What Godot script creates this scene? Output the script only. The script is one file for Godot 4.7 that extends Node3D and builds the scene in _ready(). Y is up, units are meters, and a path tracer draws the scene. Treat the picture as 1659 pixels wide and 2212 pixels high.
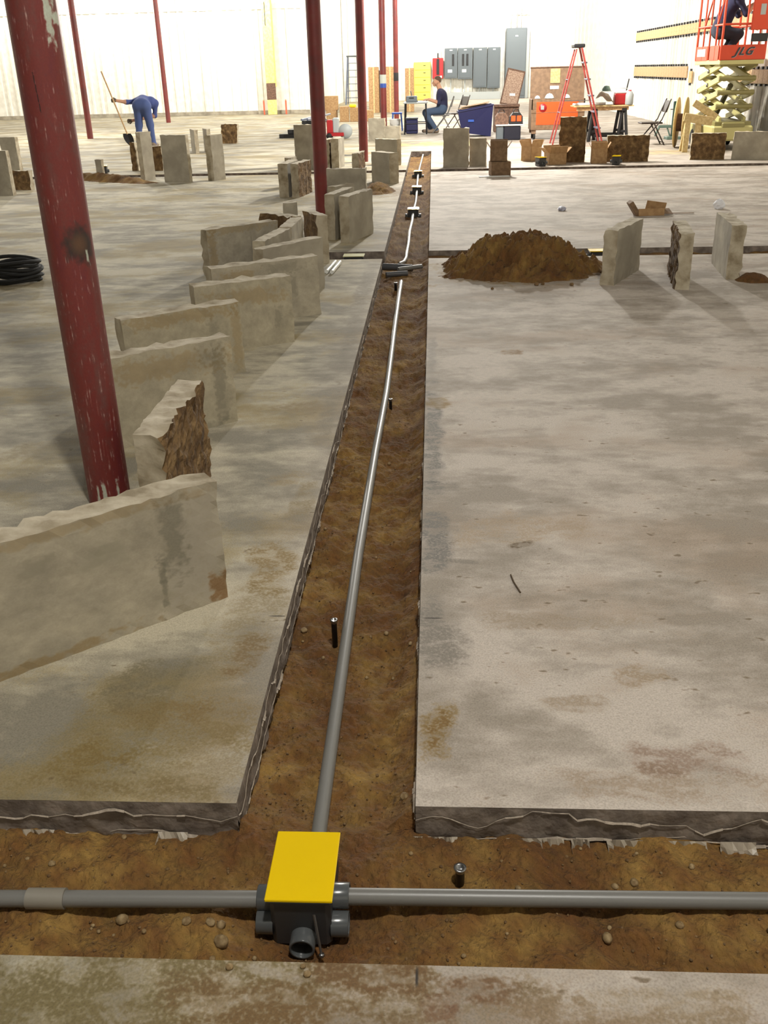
extends Node3D
# An indoor construction site: a warehouse floor with trenches cut through the slab, conduit and floor boxes laid in them,
# the cut-out concrete blocks stood on edge beside them, red pipe columns and a cluttered work area in front of white metal walls.

var M := {}
var used := {}
var rng := RandomNumberGenerator.new()

# ---------------------------------------------------------------- helpers
func numbered(called: String) -> String:
	if not used.has(called):
		used[called] = 0
		return called
	used[called] += 1
	return "%s_%03d" % [called, used[called]]

func tag(o: Node, label: String, category: String, group := "", kind := "") -> Node:
	if label: o.set_meta("label", label)
	if category: o.set_meta("category", category)
	if group: o.set_meta("group", group)
	if kind: o.set_meta("kind", kind)
	return o

func thing(called: String, label: String, category: String, at := Vector3.ZERO, turn := 0.0, group := "") -> Node3D:
	var o := Node3D.new()
	o.name = numbered(called)
	add_child(o)
	o.position = at
	o.rotation.y = deg_to_rad(turn)
	tag(o, label, category, group)
	return o

func obj(called: String, mesh: Mesh, m: Material, parent: Node = null) -> MeshInstance3D:
	var o := MeshInstance3D.new()
	o.mesh = mesh
	if m: o.material_override = m
	o.cast_shadow = GeometryInstance3D.SHADOW_CASTING_SETTING_ON
	if parent == null:
		o.name = numbered(called)
		add_child(o)
	else:
		o.name = called
		parent.add_child(o, true)
	return o

func sm() -> SurfaceTool:
	var st := SurfaceTool.new()
	st.begin(Mesh.PRIMITIVE_TRIANGLES)
	st.set_smooth_group(-1)
	return st

func done(st: SurfaceTool) -> ArrayMesh:
	st.generate_normals()
	return st.commit()

func tri(st: SurfaceTool, a: Vector3, b: Vector3, c: Vector3) -> void:
	st.add_vertex(a); st.add_vertex(c); st.add_vertex(b)

func quad(st: SurfaceTool, a: Vector3, b: Vector3, c: Vector3, d: Vector3) -> void:
	tri(st, a, b, c); tri(st, a, c, d)

# a box with chamfered edges, centred on the transform
func box(st: SurfaceTool, c: Vector3, s: Vector3, bas := Basis.IDENTITY, bev := -1.0) -> void:
	st.set_smooth_group(-1)
	var h := s * 0.5
	var b: float = bev if bev >= 0.0 else minf(0.006, minf(s.x, minf(s.y, s.z)) * 0.18)
	var p := {}
	for sx in [-1, 1]:
		for sy in [-1, 1]:
			for sz in [-1, 1]:
				p[[sx, sy, sz, 0]] = c + bas * Vector3(sx * h.x, sy * (h.y - b), sz * (h.z - b))
				p[[sx, sy, sz, 1]] = c + bas * Vector3(sx * (h.x - b), sy * h.y, sz * (h.z - b))
				p[[sx, sy, sz, 2]] = c + bas * Vector3(sx * (h.x - b), sy * (h.y - b), sz * h.z)
	for s2 in [-1, 1]:
		oq(st, p[[s2, -1, -1, 0]], p[[s2, 1, -1, 0]], p[[s2, 1, 1, 0]], p[[s2, -1, 1, 0]], c)
		oq(st, p[[-1, s2, -1, 1]], p[[1, s2, -1, 1]], p[[1, s2, 1, 1]], p[[-1, s2, 1, 1]], c)
		oq(st, p[[-1, -1, s2, 2]], p[[1, -1, s2, 2]], p[[1, 1, s2, 2]], p[[-1, 1, s2, 2]], c)
	if b <= 0.0: return
	for a in [-1, 1]:
		for d in [-1, 1]:
			oq(st, p[[a, d, -1, 0]], p[[a, d, 1, 0]], p[[a, d, 1, 1]], p[[a, d, -1, 1]], c)
			oq(st, p[[a, -1, d, 0]], p[[a, 1, d, 0]], p[[a, 1, d, 2]], p[[a, -1, d, 2]], c)
			oq(st, p[[-1, a, d, 1]], p[[1, a, d, 1]], p[[1, a, d, 2]], p[[-1, a, d, 2]], c)
			for e in [-1, 1]:
				ot(st, p[[a, d, e, 0]], p[[a, d, e, 1]], p[[a, d, e, 2]], c)

func ot(st: SurfaceTool, a: Vector3, b: Vector3, c: Vector3, mid: Vector3) -> void:
	if (b - a).cross(c - a).dot((a + b + c) / 3.0 - mid) < 0.0: tri(st, a, c, b)
	else: tri(st, a, b, c)

func oq(st: SurfaceTool, a: Vector3, b: Vector3, c: Vector3, d: Vector3, mid: Vector3) -> void:
	ot(st, a, b, c, mid); ot(st, a, c, d, mid)

# a bar with a rectangular section between two points
func bar(st: SurfaceTool, a: Vector3, b: Vector3, w: float, t: float, up := Vector3.UP) -> void:
	var d := b - a
	var z := d.normalized()
	var x := up.cross(z)
	if x.length() < 0.01: x = Vector3.RIGHT.cross(z)
	x = x.normalized()
	box(st, (a + b) * 0.5, Vector3(w, t, d.length()), Basis(x, z.cross(x), z))

# a round tube along points
func tube(st: SurfaceTool, pts: Array, r: float, n := 10, capped := true, r_end := -1.0) -> void:
	var rings := []
	var up := Vector3.UP
	var k := pts.size()
	for i in k:
		var d: Vector3 = (pts[mini(i + 1, k - 1)] - pts[maxi(i - 1, 0)]).normalized()
		if absf(d.dot(up)) > 0.95: up = Vector3.RIGHT if absf(d.x) < 0.9 else Vector3.BACK
		var x := up.cross(d).normalized()
		var y := d.cross(x)
		var rr: float = r if r_end < 0.0 else lerpf(r, r_end, float(i) / (k - 1))
		var ring := []
		for j in n:
			var a := TAU * j / n
			ring.append(pts[i] + (x * cos(a) + y * sin(a)) * rr)
		rings.append(ring)
	st.set_smooth_group(1)
	for i in k - 1:
		for j in n:
			var j2 := (j + 1) % n
			quad(st, rings[i][j], rings[i][j2], rings[i + 1][j2], rings[i + 1][j])
	st.set_smooth_group(-1)
	if capped:
		for j in n:
			var j2 := (j + 1) % n
			tri(st, pts[0], rings[0][j2], rings[0][j])
			tri(st, pts[k - 1], rings[k - 1][j], rings[k - 1][j2])

# a profile of (radius, height) turned round the y axis of a transform
func lathe(st: SurfaceTool, prof: Array, n: int, xf := Transform3D.IDENTITY, smooth := true) -> void:
	st.set_smooth_group(2 if smooth else -1)
	for i in prof.size() - 1:
		var p: Vector2 = prof[i]
		var q: Vector2 = prof[i + 1]
		for j in n:
			var a := TAU * j / n
			var b := TAU * (j + 1) / n
			var A := xf * Vector3(cos(a) * p.x, p.y, sin(a) * p.x)
			var B := xf * Vector3(cos(b) * p.x, p.y, sin(b) * p.x)
			var C := xf * Vector3(cos(b) * q.x, q.y, sin(b) * q.x)
			var D := xf * Vector3(cos(a) * q.x, q.y, sin(a) * q.x)
			if p.x > 0.0001: tri(st, A, C, B)
			if q.x > 0.0001: tri(st, A, D, C)
	st.set_smooth_group(-1)

# a flat outline given thickness along z
func prism(st: SurfaceTool, poly: PackedVector2Array, depth: float, xf := Transform3D.IDENTITY) -> void:
	st.set_smooth_group(-1)
	var p := poly
	if Geometry2D.is_polygon_clockwise(p): p.reverse()
	var idx := Geometry2D.triangulate_polygon(p)
	for i in range(0, idx.size(), 3):
		var a := p[idx[i]]
		var b := p[idx[i + 1]]
		var c := p[idx[i + 2]]
		if (b - a).cross(c - a) < 0.0:
			var t := b
			b = c
			c = t
		tri(st, xf * Vector3(a.x, a.y, depth * 0.5), xf * Vector3(b.x, b.y, depth * 0.5), xf * Vector3(c.x, c.y, depth * 0.5))
		tri(st, xf * Vector3(a.x, a.y, -depth * 0.5), xf * Vector3(c.x, c.y, -depth * 0.5), xf * Vector3(b.x, b.y, -depth * 0.5))
	for i in p.size():
		var a := p[i]
		var b := p[(i + 1) % p.size()]
		quad(st, xf * Vector3(a.x, a.y, -depth * 0.5), xf * Vector3(b.x, b.y, -depth * 0.5), xf * Vector3(b.x, b.y, depth * 0.5), xf * Vector3(a.x, a.y, depth * 0.5))

func along(a: Vector3, b: Vector3) -> Transform3D:          # y axis from a towards b
	var y := (b - a).normalized()
	var x := y.cross(Vector3.FORWARD if absf(y.z) < 0.9 else Vector3.RIGHT).normalized()
	return Transform3D(Basis(x, y, x.cross(y)), a)

# shortcuts that make one named part
func pbox(called: String, m: Material, parent: Node, c: Vector3, s: Vector3, bas := Basis.IDENTITY, bev := -1.0) -> MeshInstance3D:
	var st := sm()
	box(st, c, s, bas, bev)
	return obj(called, done(st), m, parent)

func pbar(called: String, m: Material, parent: Node, a: Vector3, b: Vector3, w: float, t: float, up := Vector3.UP) -> MeshInstance3D:
	var st := sm()
	bar(st, a, b, w, t, up)
	return obj(called, done(st), m, parent)

func ptube(called: String, m: Material, parent: Node, pts: Array, r: float, n := 10, r_end := -1.0) -> MeshInstance3D:
	var st := sm()
	tube(st, pts, r, n, true, r_end)
	return obj(called, done(st), m, parent)

func plathe(called: String, m: Material, parent: Node, prof: Array, n: int, xf := Transform3D.IDENTITY) -> MeshInstance3D:
	var st := sm()
	lathe(st, prof, n, xf)
	return obj(called, done(st), m, parent)

func noise(seed_: int, freq: float, oct := 4, kind := FastNoiseLite.TYPE_SIMPLEX_SMOOTH) -> FastNoiseLite:
	var n := FastNoiseLite.new()
	n.noise_type = kind
	n.seed = seed_
	n.frequency = freq
	n.fractal_octaves = oct
	n.fractal_gain = 0.55
	n.fractal_type = FastNoiseLite.FRACTAL_FBM if oct > 1 else FastNoiseLite.FRACTAL_NONE
	return n

func mat(c: Color, rough := 0.7, metal := 0.0) -> StandardMaterial3D:
	var m := StandardMaterial3D.new()
	m.albedo_color = c
	m.roughness = rough
	m.metallic = metal
	return m

# a seamless noise picture run through a ramp of sRGB colours
func ramp_tex(seed_: int, freq: float, oct: int, stops: Array, size := 256) -> NoiseTexture2D:
	var t := NoiseTexture2D.new()
	t.width = size
	t.height = size
	t.seamless = true
	t.noise = noise(seed_, freq, oct)
	var g := Gradient.new()
	var offs := PackedFloat32Array()
	var cols := PackedColorArray()
	for s in stops:
		offs.append(s[0])
		cols.append(s[1])
	g.offsets = offs
	g.colors = cols
	t.color_ramp = g
	return t

func bump_tex(seed_: int, freq: float, oct := 5, size := 512) -> NoiseTexture2D:
	var t := NoiseTexture2D.new()
	t.width = size
	t.height = size
	t.seamless = true
	t.noise = noise(seed_, freq, oct)
	return t

# a triplanar material: patches of colour and a fine relief
func surf(seed_: int, stops: Array, scale: float, freq: float, rough: float, relief := 0.0, metal := 0.0, oct := 5) -> StandardMaterial3D:
	var m := mat(Color.WHITE, rough, metal)
	m.albedo_texture = ramp_tex(seed_, freq, oct, stops, 512)
	m.uv1_triplanar = true
	m.uv1_world_triplanar = true
	m.uv1_scale = Vector3.ONE * scale
	if relief > 0.0:
		m.heightmap_enabled = true
		m.heightmap_texture = bump_tex(seed_ + 50, 0.03, 6)
		m.heightmap_scale = relief
	return m

# ---------------------------------------------------------------- people: one continuous skin from tapered bones
func smin(a: float, b: float, k: float) -> float:
	var h := maxf(k - absf(a - b), 0.0) / k
	return minf(a, b) - h * h * k * 0.25

# bones: [from, to, radius from, radius to, colour]; surface nets on a grid, added to st with the colour of the nearest bone
func skin(st: SurfaceTool, bones: Array, cell: float, k: float) -> void:
	var lo := Vector3.ONE * 1e9
	var hi := -lo
	for b in bones:
		var r := Vector3.ONE * (maxf(b[2], b[3]) + cell * 3.0)
		lo = lo.min(b[0] - r).min(b[1] - r)
		hi = hi.max(b[0] + r).max(b[1] + r)
	var nx := int((hi.x - lo.x) / cell) + 2
	var ny := int((hi.y - lo.y) / cell) + 2
	var nz := int((hi.z - lo.z) / cell) + 2
	var f := PackedFloat32Array()
	f.resize(nx * ny * nz)
	f.fill(1.0)
	var near := PackedFloat32Array()
	near.resize(nx * ny * nz)
	near.fill(9.0)
	var who := PackedInt32Array()
	who.resize(nx * ny * nz)
	for bi in bones.size():
		var b: Array = bones[bi]
		var a: Vector3 = b[0]
		var ba: Vector3 = b[1] - a
		var l2 := maxf(ba.length_squared(), 1e-8)
		var m: float = maxf(b[2], b[3]) + k + cell * 2.0
		var c0: Vector3 = (a.min(b[1]) - Vector3.ONE * m - lo) / cell
		var c1: Vector3 = (a.max(b[1]) + Vector3.ONE * m - lo) / cell
		for z in range(maxi(0, int(c0.z)), mini(nz, int(c1.z) + 2)):
			for y in range(maxi(0, int(c0.y)), mini(ny, int(c1.y) + 2)):
				var at := (z * ny + y) * nx
				for x in range(maxi(0, int(c0.x)), mini(nx, int(c1.x) + 2)):
					var p := lo + Vector3(x, y, z) * cell - a
					var t := clampf(p.dot(ba) / l2, 0.0, 1.0)
					var d := (p - ba * t).length() - lerpf(b[2], b[3], t)
					if d < near[at + x]:
						near[at + x] = d
						who[at + x] = bi
					f[at + x] = smin(f[at + x], d, k)
	var index := {}
	var verts: Array[Vector3] = []
	var cols: Array[Color] = []
	var sy := nx
	var sz := nx * ny
	var corner := [0, 1, sy, sy + 1, sz, sz + 1, sz + sy, sz + sy + 1]
	var edges := [[0, 1], [2, 3], [4, 5], [6, 7], [0, 2], [1, 3], [4, 6], [5, 7], [0, 4], [1, 5], [2, 6], [3, 7]]
	for z in nz - 1:
		for y in ny - 1:
			for x in nx - 1:
				var at := z * sz + y * sy + x
				if f[at] > cell * 3.0: continue
				var mask := 0
				for i in 8:
					if f[at + corner[i]] < 0.0: mask += 1
				if mask == 0 or mask == 8: continue
				var sum := Vector3.ZERO
				var n := 0
				for e in edges:
					var fa := f[at + corner[e[0]]]
					var fb := f[at + corner[e[1]]]
					if (fa < 0.0) != (fb < 0.0):
						var t := fa / (fa - fb)
						var pa := Vector3(e[0] & 1, (e[0] >> 1) & 1, e[0] >> 2)
						var pb := Vector3(e[1] & 1, (e[1] >> 1) & 1, e[1] >> 2)
						sum += pa.lerp(pb, t)
						n += 1
				index[at] = verts.size()
				verts.append(lo + (Vector3(x, y, z) + sum / n) * cell)
				cols.append(bones[who[at]][4])
	st.set_smooth_group(3)
	for at in index:
		for ax in 3:
			var step: int = [1, sy, sz][ax]
			var u: int = [sy, sz, 1][ax]
			var v: int = [sz, 1, sy][ax]
			if at + step >= f.size(): continue
			var ina := f[at] < 0.0
			if ina == (f[at + step] < 0.0): continue
			if not (index.has(at - u) and index.has(at - v) and index.has(at - u - v)): continue
			var q := [index[at], index[at - u], index[at - u - v], index[at - v]]
			if not ina: q.reverse()
			for i in [0, 1, 2, 0, 2, 3]:
				st.set_color(cols[q[i]])
				st.add_vertex(verts[q[i]])
	st.set_smooth_group(-1)

# bones of a hand: palm and five bent fingers. wrist, direction of the palm, its back, curl of the fingers, side of the thumb
func hand(wrist: Vector3, dir: Vector3, back: Vector3, curl: float, thumb: float, c: Color) -> Array:
	var out := []
	var side := dir.cross(back).normalized() * thumb
	var nrm := side.cross(dir).normalized() * (1.0 if side.cross(dir).dot(back) > 0.0 else -1.0)
	for i in 4:
		var o := side * (0.03 - 0.02 * i)
		var root := wrist + dir * 0.085 + o
		out.append([wrist + o * 0.6 + dir * 0.01, root, 0.014, 0.012, c])
		var len_: float = [0.040, 0.045, 0.042, 0.034][i]
		var p := root
		var d := dir
		for s in 3:
			d = (d * cos(curl) - nrm * sin(curl)).normalized()
			var q: Vector3 = p + d * len_ * [1.0, 0.7, 0.55][s]
			out.append([p, q, 0.0095, 0.0085, c])
			p = q
			nrm = (nrm - d * nrm.dot(d)).normalized()
		nrm = side.cross(dir).normalized() * (1.0 if side.cross(dir).dot(back) > 0.0 else -1.0)
	var tp := wrist + dir * 0.03 + side * 0.03
	var tq := tp + (dir * 0.6 + side * 0.6 - nrm * 0.5).normalized() * 0.04
	out.append([wrist + dir * 0.01 + side * 0.01, tp, 0.016, 0.014, c])
	out.append([tp, tq, 0.012, 0.010, c])
	out.append([tq, tq + (dir * 0.8 - nrm * 0.6).normalized() * 0.032, 0.010, 0.009, c])
	return out

# ---------------------------------------------------------------- the floor's colour, by place in metres
var n_big: FastNoiseLite
var n_mid: FastNoiseLite
var n_fine: FastNoiseLite
var n_spot: FastNoiseLite
var n_soil: FastNoiseLite
var n_soil2: FastNoiseLite

func noise_bytes(seed_: int, per_m: float, oct: int, x0: float, z0: float, px: float, w: int, h: int, sx := 1, sz := 1) -> PackedByteArray:
	var n := noise(seed_, per_m * px, oct)
	n.offset = Vector3(x0 / px / 1.0, z0 / px / 1.0, 0.0)
	var im: Image
	if sx == 1 and sz == 1:
		im = n.get_image(w, h, false, false, false)
	else:
		n.offset = Vector3(x0 / px / sx, z0 / px / sz, 0.0)
		im = n.get_image(w / sx + 1, h / sz + 1, false, false, false)
		im.resize(w, h, Image.INTERPOLATE_CUBIC)
	im.convert(Image.FORMAT_L8)
	return im.get_data()

# marks that the photograph shows lying on the concrete: [x, z, half width, half depth, colour, strength, turn]
var marks := []

func floor_tex(x0: float, z0: float, px: float, w: int, h: int, fine: bool) -> ImageTexture:
	var big := noise_bytes(3, 0.6, 4, x0, z0, px, w, h)
	var mid := noise_bytes(7, 1.9, 6, x0, z0, px, w, h, 2, 1)
	var mi2 := noise_bytes(8, 6.5, 5, x0, z0, px, w, h, 2, 1)
	var stn := noise_bytes(11, 1.1, 6, x0, z0, px, w, h, 2, 1)
	var grn := noise_bytes(17, minf(70.0, 0.22 / px), 4, x0, z0, px, w, h)
	var spt := noise_bytes(23, 17.0, 3, x0, z0, px, w, h, 2, 1)
	var grp := noise_bytes(29, 4.0, 5, x0, z0, px, w, h)
	var out := PackedByteArray()
	out.resize(w * h * 3)
	var i := 0
	for y in h:
		for x in w:
			var wx := x0 + (x + 0.5) * px
			var b := big[i] / 255.0
			var m := mid[i] / 255.0
			var s := stn[i] / 255.0
			var g := grn[i] / 255.0 - 0.5
			var q := grp[i] / 255.0 - 0.5
			var left: float = clampf((-0.2 - wx) * 2.0, 0.0, 1.0)
			# pale dust lying in swept smears over grey concrete
			var dust := clampf((m - 0.5) * 2.2 + (b - 0.5) * 1.3 + q * 1.0 + (mi2[i] / 255.0 - 0.5) * 1.3 + (spt[i] / 255.0 - 0.5) * 0.55 + 0.60, 0.0, 1.0)
			var r := lerpf(lerpf(0.57, 0.52, left), 0.725, dust)
			var gg := lerpf(lerpf(0.53, 0.495, left), lerpf(0.683, 0.69, left), dust)
			var bb := lerpf(lerpf(0.48, 0.435, left), lerpf(0.64, 0.605, left), dust)
			# soil trodden into the surface
			var o := clampf((s - lerpf(0.56, 0.47, left)) * 4.0 + q * 1.2 + g * 0.8, 0.0, 1.0)
			o *= lerpf(0.36, 0.62, left)
			r = lerpf(r, lerpf(0.54, 0.49, left), o); gg = lerpf(gg, lerpf(0.45, 0.415, left), o); bb = lerpf(bb, lerpf(0.36, 0.235, left), o)
			# crumbs and scuffs
			var sp := spt[i] / 255.0
			if sp > 0.77 and s > 0.47:
				var k := clampf((sp - 0.77) * 14.0, 0.0, 1.0) * 0.6
				r = lerpf(r, 0.33, k); gg = lerpf(gg, 0.26, k); bb = lerpf(bb, 0.17, k)
			var f := 1.0 + g * 0.13
			out[i * 3] = int(clampf(r * f, 0.0, 1.0) * 255.0)
			out[i * 3 + 1] = int(clampf(gg * f, 0.0, 1.0) * 255.0)
			out[i * 3 + 2] = int(clampf(bb * f, 0.0, 1.0) * 255.0)
			i += 1
	# single marks, each with a ragged outline
	for k in marks:
		var rad: float = maxf(k[2], k[3]) * 1.5
		var xa := clampi(int((k[0] - rad - x0) / px), 0, w)
		var xb := clampi(int((k[0] + rad - x0) / px) + 1, 0, w)
		var ya := clampi(int((k[1] - rad - z0) / px), 0, h)
		var yb := clampi(int((k[1] + rad - z0) / px) + 1, 0, h)
		var ca := cos(deg_to_rad(k[6]))
		var sa := sin(deg_to_rad(k[6]))
		var col: Color = k[4]
		for y in range(ya, yb):
			for x in range(xa, xb):
				var dx: float = x0 + (x + 0.5) * px - k[0]
				var dz: float = z0 + (y + 0.5) * px - k[1]
				var u: float = (dx * ca + dz * sa) / k[2]
				var v: float = (-dx * sa + dz * ca) / k[3]
				var at := y * w + x
				var e := 1.0 - maxf(absf(u), absf(v)) * 0.5 - sqrt(u * u + v * v) * 0.5
				if k[2] > 0.004 and k[3] > 0.004: e += (grp[at] - 128) / 255.0 * 1.5 + (mid[at] - 128) / 255.0 * 1.2 + (grn[at] - 128) / 255.0 * 0.4
				var q: float = clampf(e * 2.2, 0.0, 1.0) * k[5]
				if k[2] > 0.004 and k[3] > 0.004: q *= clampf((spt[at] - 128) / 75.0 + 0.95, 0.35, 1.0) * clampf((grn[at] - 128) / 90.0 + 0.95, 0.4, 1.0)
				if q <= 0.0: continue
				at *= 3
				out[at] = int(lerpf(out[at], col.r * 255.0, minf(q, 1.0)))
				out[at + 1] = int(lerpf(out[at + 1], col.g * 255.0, minf(q, 1.0)))
				out[at + 2] = int(lerpf(out[at + 2], col.b * 255.0, minf(q, 1.0)))
	var im := Image.create_from_data(w, h, false, Image.FORMAT_RGB8, out)
	return ImageTexture.create_from_image(im)

# floor pieces: zones of the concrete texture, finest near the box in the foreground
var zones := []          # [x0, z0, x1, z1, material]

func floor_piece(st_by: Dictionary, x0: float, x1: float, z0: float, z1: float, zi: int) -> void:
	# the rectangle, less what finer zones cover, goes to zone zi
	if x1 - x0 < 0.0005 or z1 - z0 < 0.0005: return
	var zn: Array = zones[zi]
	var ax := clampf(x0, zn[0], zn[2])
	var bx := clampf(x1, zn[0], zn[2])
	var az := clampf(z0, zn[1], zn[3])
	var bz := clampf(z1, zn[1], zn[3])
	if zi == zones.size() - 1:
		ax = x0; bx = x1; az = z0; bz = z1
	if bx - ax > 0.0005 and bz - az > 0.0005:
		if not st_by.has(zi): st_by[zi] = sm()
		var st: SurfaceTool = st_by[zi]
		var P := [Vector3(ax, 0, az), Vector3(bx, 0, az), Vector3(bx, 0, bz), Vector3(ax, 0, bz)]
		for i in [0, 1, 2, 0, 2, 3]:
			st.set_uv(Vector2((P[i].x - zn[0]) / (zn[2] - zn[0]), (P[i].z - zn[1]) / (zn[3] - zn[1])))
			st.set_uv2(Vector2(P[i].x, P[i].z) * 2.6)
			st.add_vertex(P[i])
		if zi < zones.size() - 1:
			floor_piece(st_by, x0, x1, z0, az, zi + 1)
			floor_piece(st_by, x0, x1, bz, z1, zi + 1)
			floor_piece(st_by, x0, ax, az, bz, zi + 1)
			floor_piece(st_by, bx, x1, az, bz, zi + 1)
	elif zi < zones.size() - 1:
		floor_piece(st_by, x0, x1, z0, z1, zi + 1)

# one cast floor slab with its sawn edges; rects: [[x0, x1, z0, z1]...]; cuts: [[from, to]...] seen edges, the trench on the right hand
func floor_slab(rects: Array, cuts: Array) -> MeshInstance3D:
	var st_by := {}
	for r in rects: floor_piece(st_by, r[0], r[1], r[2], r[3], 0)
	var mesh := ArrayMesh.new()
	for zi in st_by:
		var st: SurfaceTool = st_by[zi]
		st.generate_normals()
		st.generate_tangents()
		st.commit(mesh)
		mesh.surface_set_material(mesh.get_surface_count() - 1, zones[zi][4])
	var un := sm()
	for r in rects:
		quad(un, Vector3(r[0], -0.1, r[2]), Vector3(r[1], -0.1, r[2]), Vector3(r[1], -0.1, r[3]), Vector3(r[0], -0.1, r[3]))
	un.generate_normals()
	un.commit(mesh)
	mesh.surface_set_material(mesh.get_surface_count() - 1, M.cut)
	var o := obj("floor", mesh, null)
	o.set_meta("kind", "structure")
	for c in cuts: cut_edge(o, c[0], c[1])
	return o

var n_cut: FastNoiseLite
func cut_edge(parent: Node, a: Vector3, b: Vector3) -> void:
	var st := sm()
	var d := b - a
	var len_ := d.length()
	var out := Vector3(-d.z, 0, d.x).normalized()        # into the trench
	var near: bool = minf(absf(a.z), absf(b.z)) < 3.0
	var step := 0.012 if near else 0.06
	var n := mini(int(len_ / step) + 1, 900)
	var rows := [0.0, -0.004, -0.02, -0.04, -0.06, -0.08, -0.095, -0.112]
	st.set_smooth_group(4)
	var prev := []
	for i in n + 1:
		var p := a + d * (float(i) / n)
		var col := []
		for j in rows.size():
			var y: float = rows[j]
			var bulge := 0.0 if j == 0 else n_cut.get_noise_3d(p.x * 9.0, y * 40.0, p.z * 9.0) * 0.007 * clampf(-y * 18.0, 0.15, 1.4)
			bulge += 0.0 if j < 2 else n_cut.get_noise_3d(p.x * 40.0, y * 90.0, p.z * 40.0) * 0.003
			var chip := minf(0.0, n_cut.get_noise_3d(p.x * 30.0, 5.0, p.z * 30.0) * 0.004) if j == 0 else 0.0
			if j == rows.size() - 1: y += n_cut.get_noise_3d(p.x * 5.0, 9.0, p.z * 5.0) * 0.03
			col.append(p + out * (bulge + chip) + Vector3(0, y, 0))
		if i > 0:
			for j in rows.size() - 1: quad(st, prev[j], prev[j + 1], col[j + 1], col[j])
		prev = col
	obj("sawn_edge", done(st), M.cut, parent)
	if not near: return
	# slurry dried into pale wavy lips along the cut
	for k in 2:
		var pts := []
		var m := int(len_ / 0.02)
		for i in m + 1:
			var p := a + d * (float(i) / m)
			var y: float = [-0.040, -0.092][k] + n_cut.get_noise_3d(p.x * 4.0, k * 7.0, p.z * 4.0) * [0.05, 0.02][k] + n_cut.get_noise_3d(p.x * 26.0, k * 7.0, p.z * 26.0) * 0.008
			pts.append(p + out * 0.002 + Vector3(0, y, 0))
		var s2 := sm()
		for i in pts.size() - 1:
			var w: float = 0.0007 + 0.0065 * maxf(0.0, n_cut.get_noise_2d(i * 0.12, k * 50.0 + a.x * 9.0))
			var q: Vector3 = pts[i]
			var q2: Vector3 = pts[i + 1]
			quad(s2, q + Vector3(0, w, 0), q + out * w * 1.6, q2 + out * w * 1.6, q2 + Vector3(0, w, 0))
			quad(s2, q + out * w * 1.6, q - Vector3(0, w, 0), q2 - Vector3(0, w, 0), q2 + out * w * 1.6)
		obj("slurry_lip", done(s2), M.lip, parent)

# ---------------------------------------------------------------- soil
func soil_y(x: float, z: float) -> float:
	var y := -0.105
	var ky := [[-1.2, -0.098], [-1.62, -0.092], [-1.75, -0.11], [-2.0, -0.135], [-2.6, -0.15], [-3.3, -0.128], [-4.5, -0.105], [-7.0, -0.1], [-60.0, -0.1]]
	for i in ky.size() - 1:
		if z <= ky[i][0] and z >= ky[i + 1][0]:
			y = lerpf(ky[i][1], ky[i + 1][1], (z - ky[i][0]) / (ky[i + 1][0] - ky[i][0]))
	y += n_soil.get_noise_2d(x, z) * 0.026 + n_soil2.get_noise_2d(x, z) * 0.011
	y += n_fine.get_noise_2d(x * 1.5, z * 1.5) * 0.0065
	if z > -1.7:
		var p := Vector2((x - 0.40) / 0.055, (z + 1.335) / 0.035).length()       # a heel print
		y -= 0.022 * clampf(1.3 - p, 0.0, 1.0)
		y += 0.010 * clampf(1.0 - absf(p - 1.5) * 2.0, 0.0, 1.0)
		y += 0.02 * clampf((z + 1.30) / 0.08, 0.0, 1.0) * clampf((-x - 0.1) * 2.0, 0.0, 1.0)
	y -= 0.045 * clampf(1.6 - Vector2((x + 0.27) / 0.12, (z + 1.36) / 0.10).length(), 0.0, 1.0)
	if z < -1.66: y += 0.05 * clampf((x + 0.11) / 0.07, 0.0, 1.0)
	return minf(y, -0.045)

func soil_col(x: float, z: float) -> Color:
	var a := clampf(n_soil.get_noise_2d(x * 0.8 + 40.0, z * 0.8) * 1.1 + 0.5, 0.0, 1.0)
	var b := clampf(n_soil2.get_noise_2d(x + 90.0, z) * 1.1 + 0.5, 0.0, 1.0)
	var g := n_fine.get_noise_2d(x * 3.0, z * 3.0)
	var c := Color(0.095, 0.043, 0.010).lerp(Color(0.255, 0.150, 0.038), a)
	c = c.lerp(Color(0.125, 0.050, 0.011), (1.0 - b) * 0.75)
	return c * (1.0 + g * 0.45)

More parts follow.
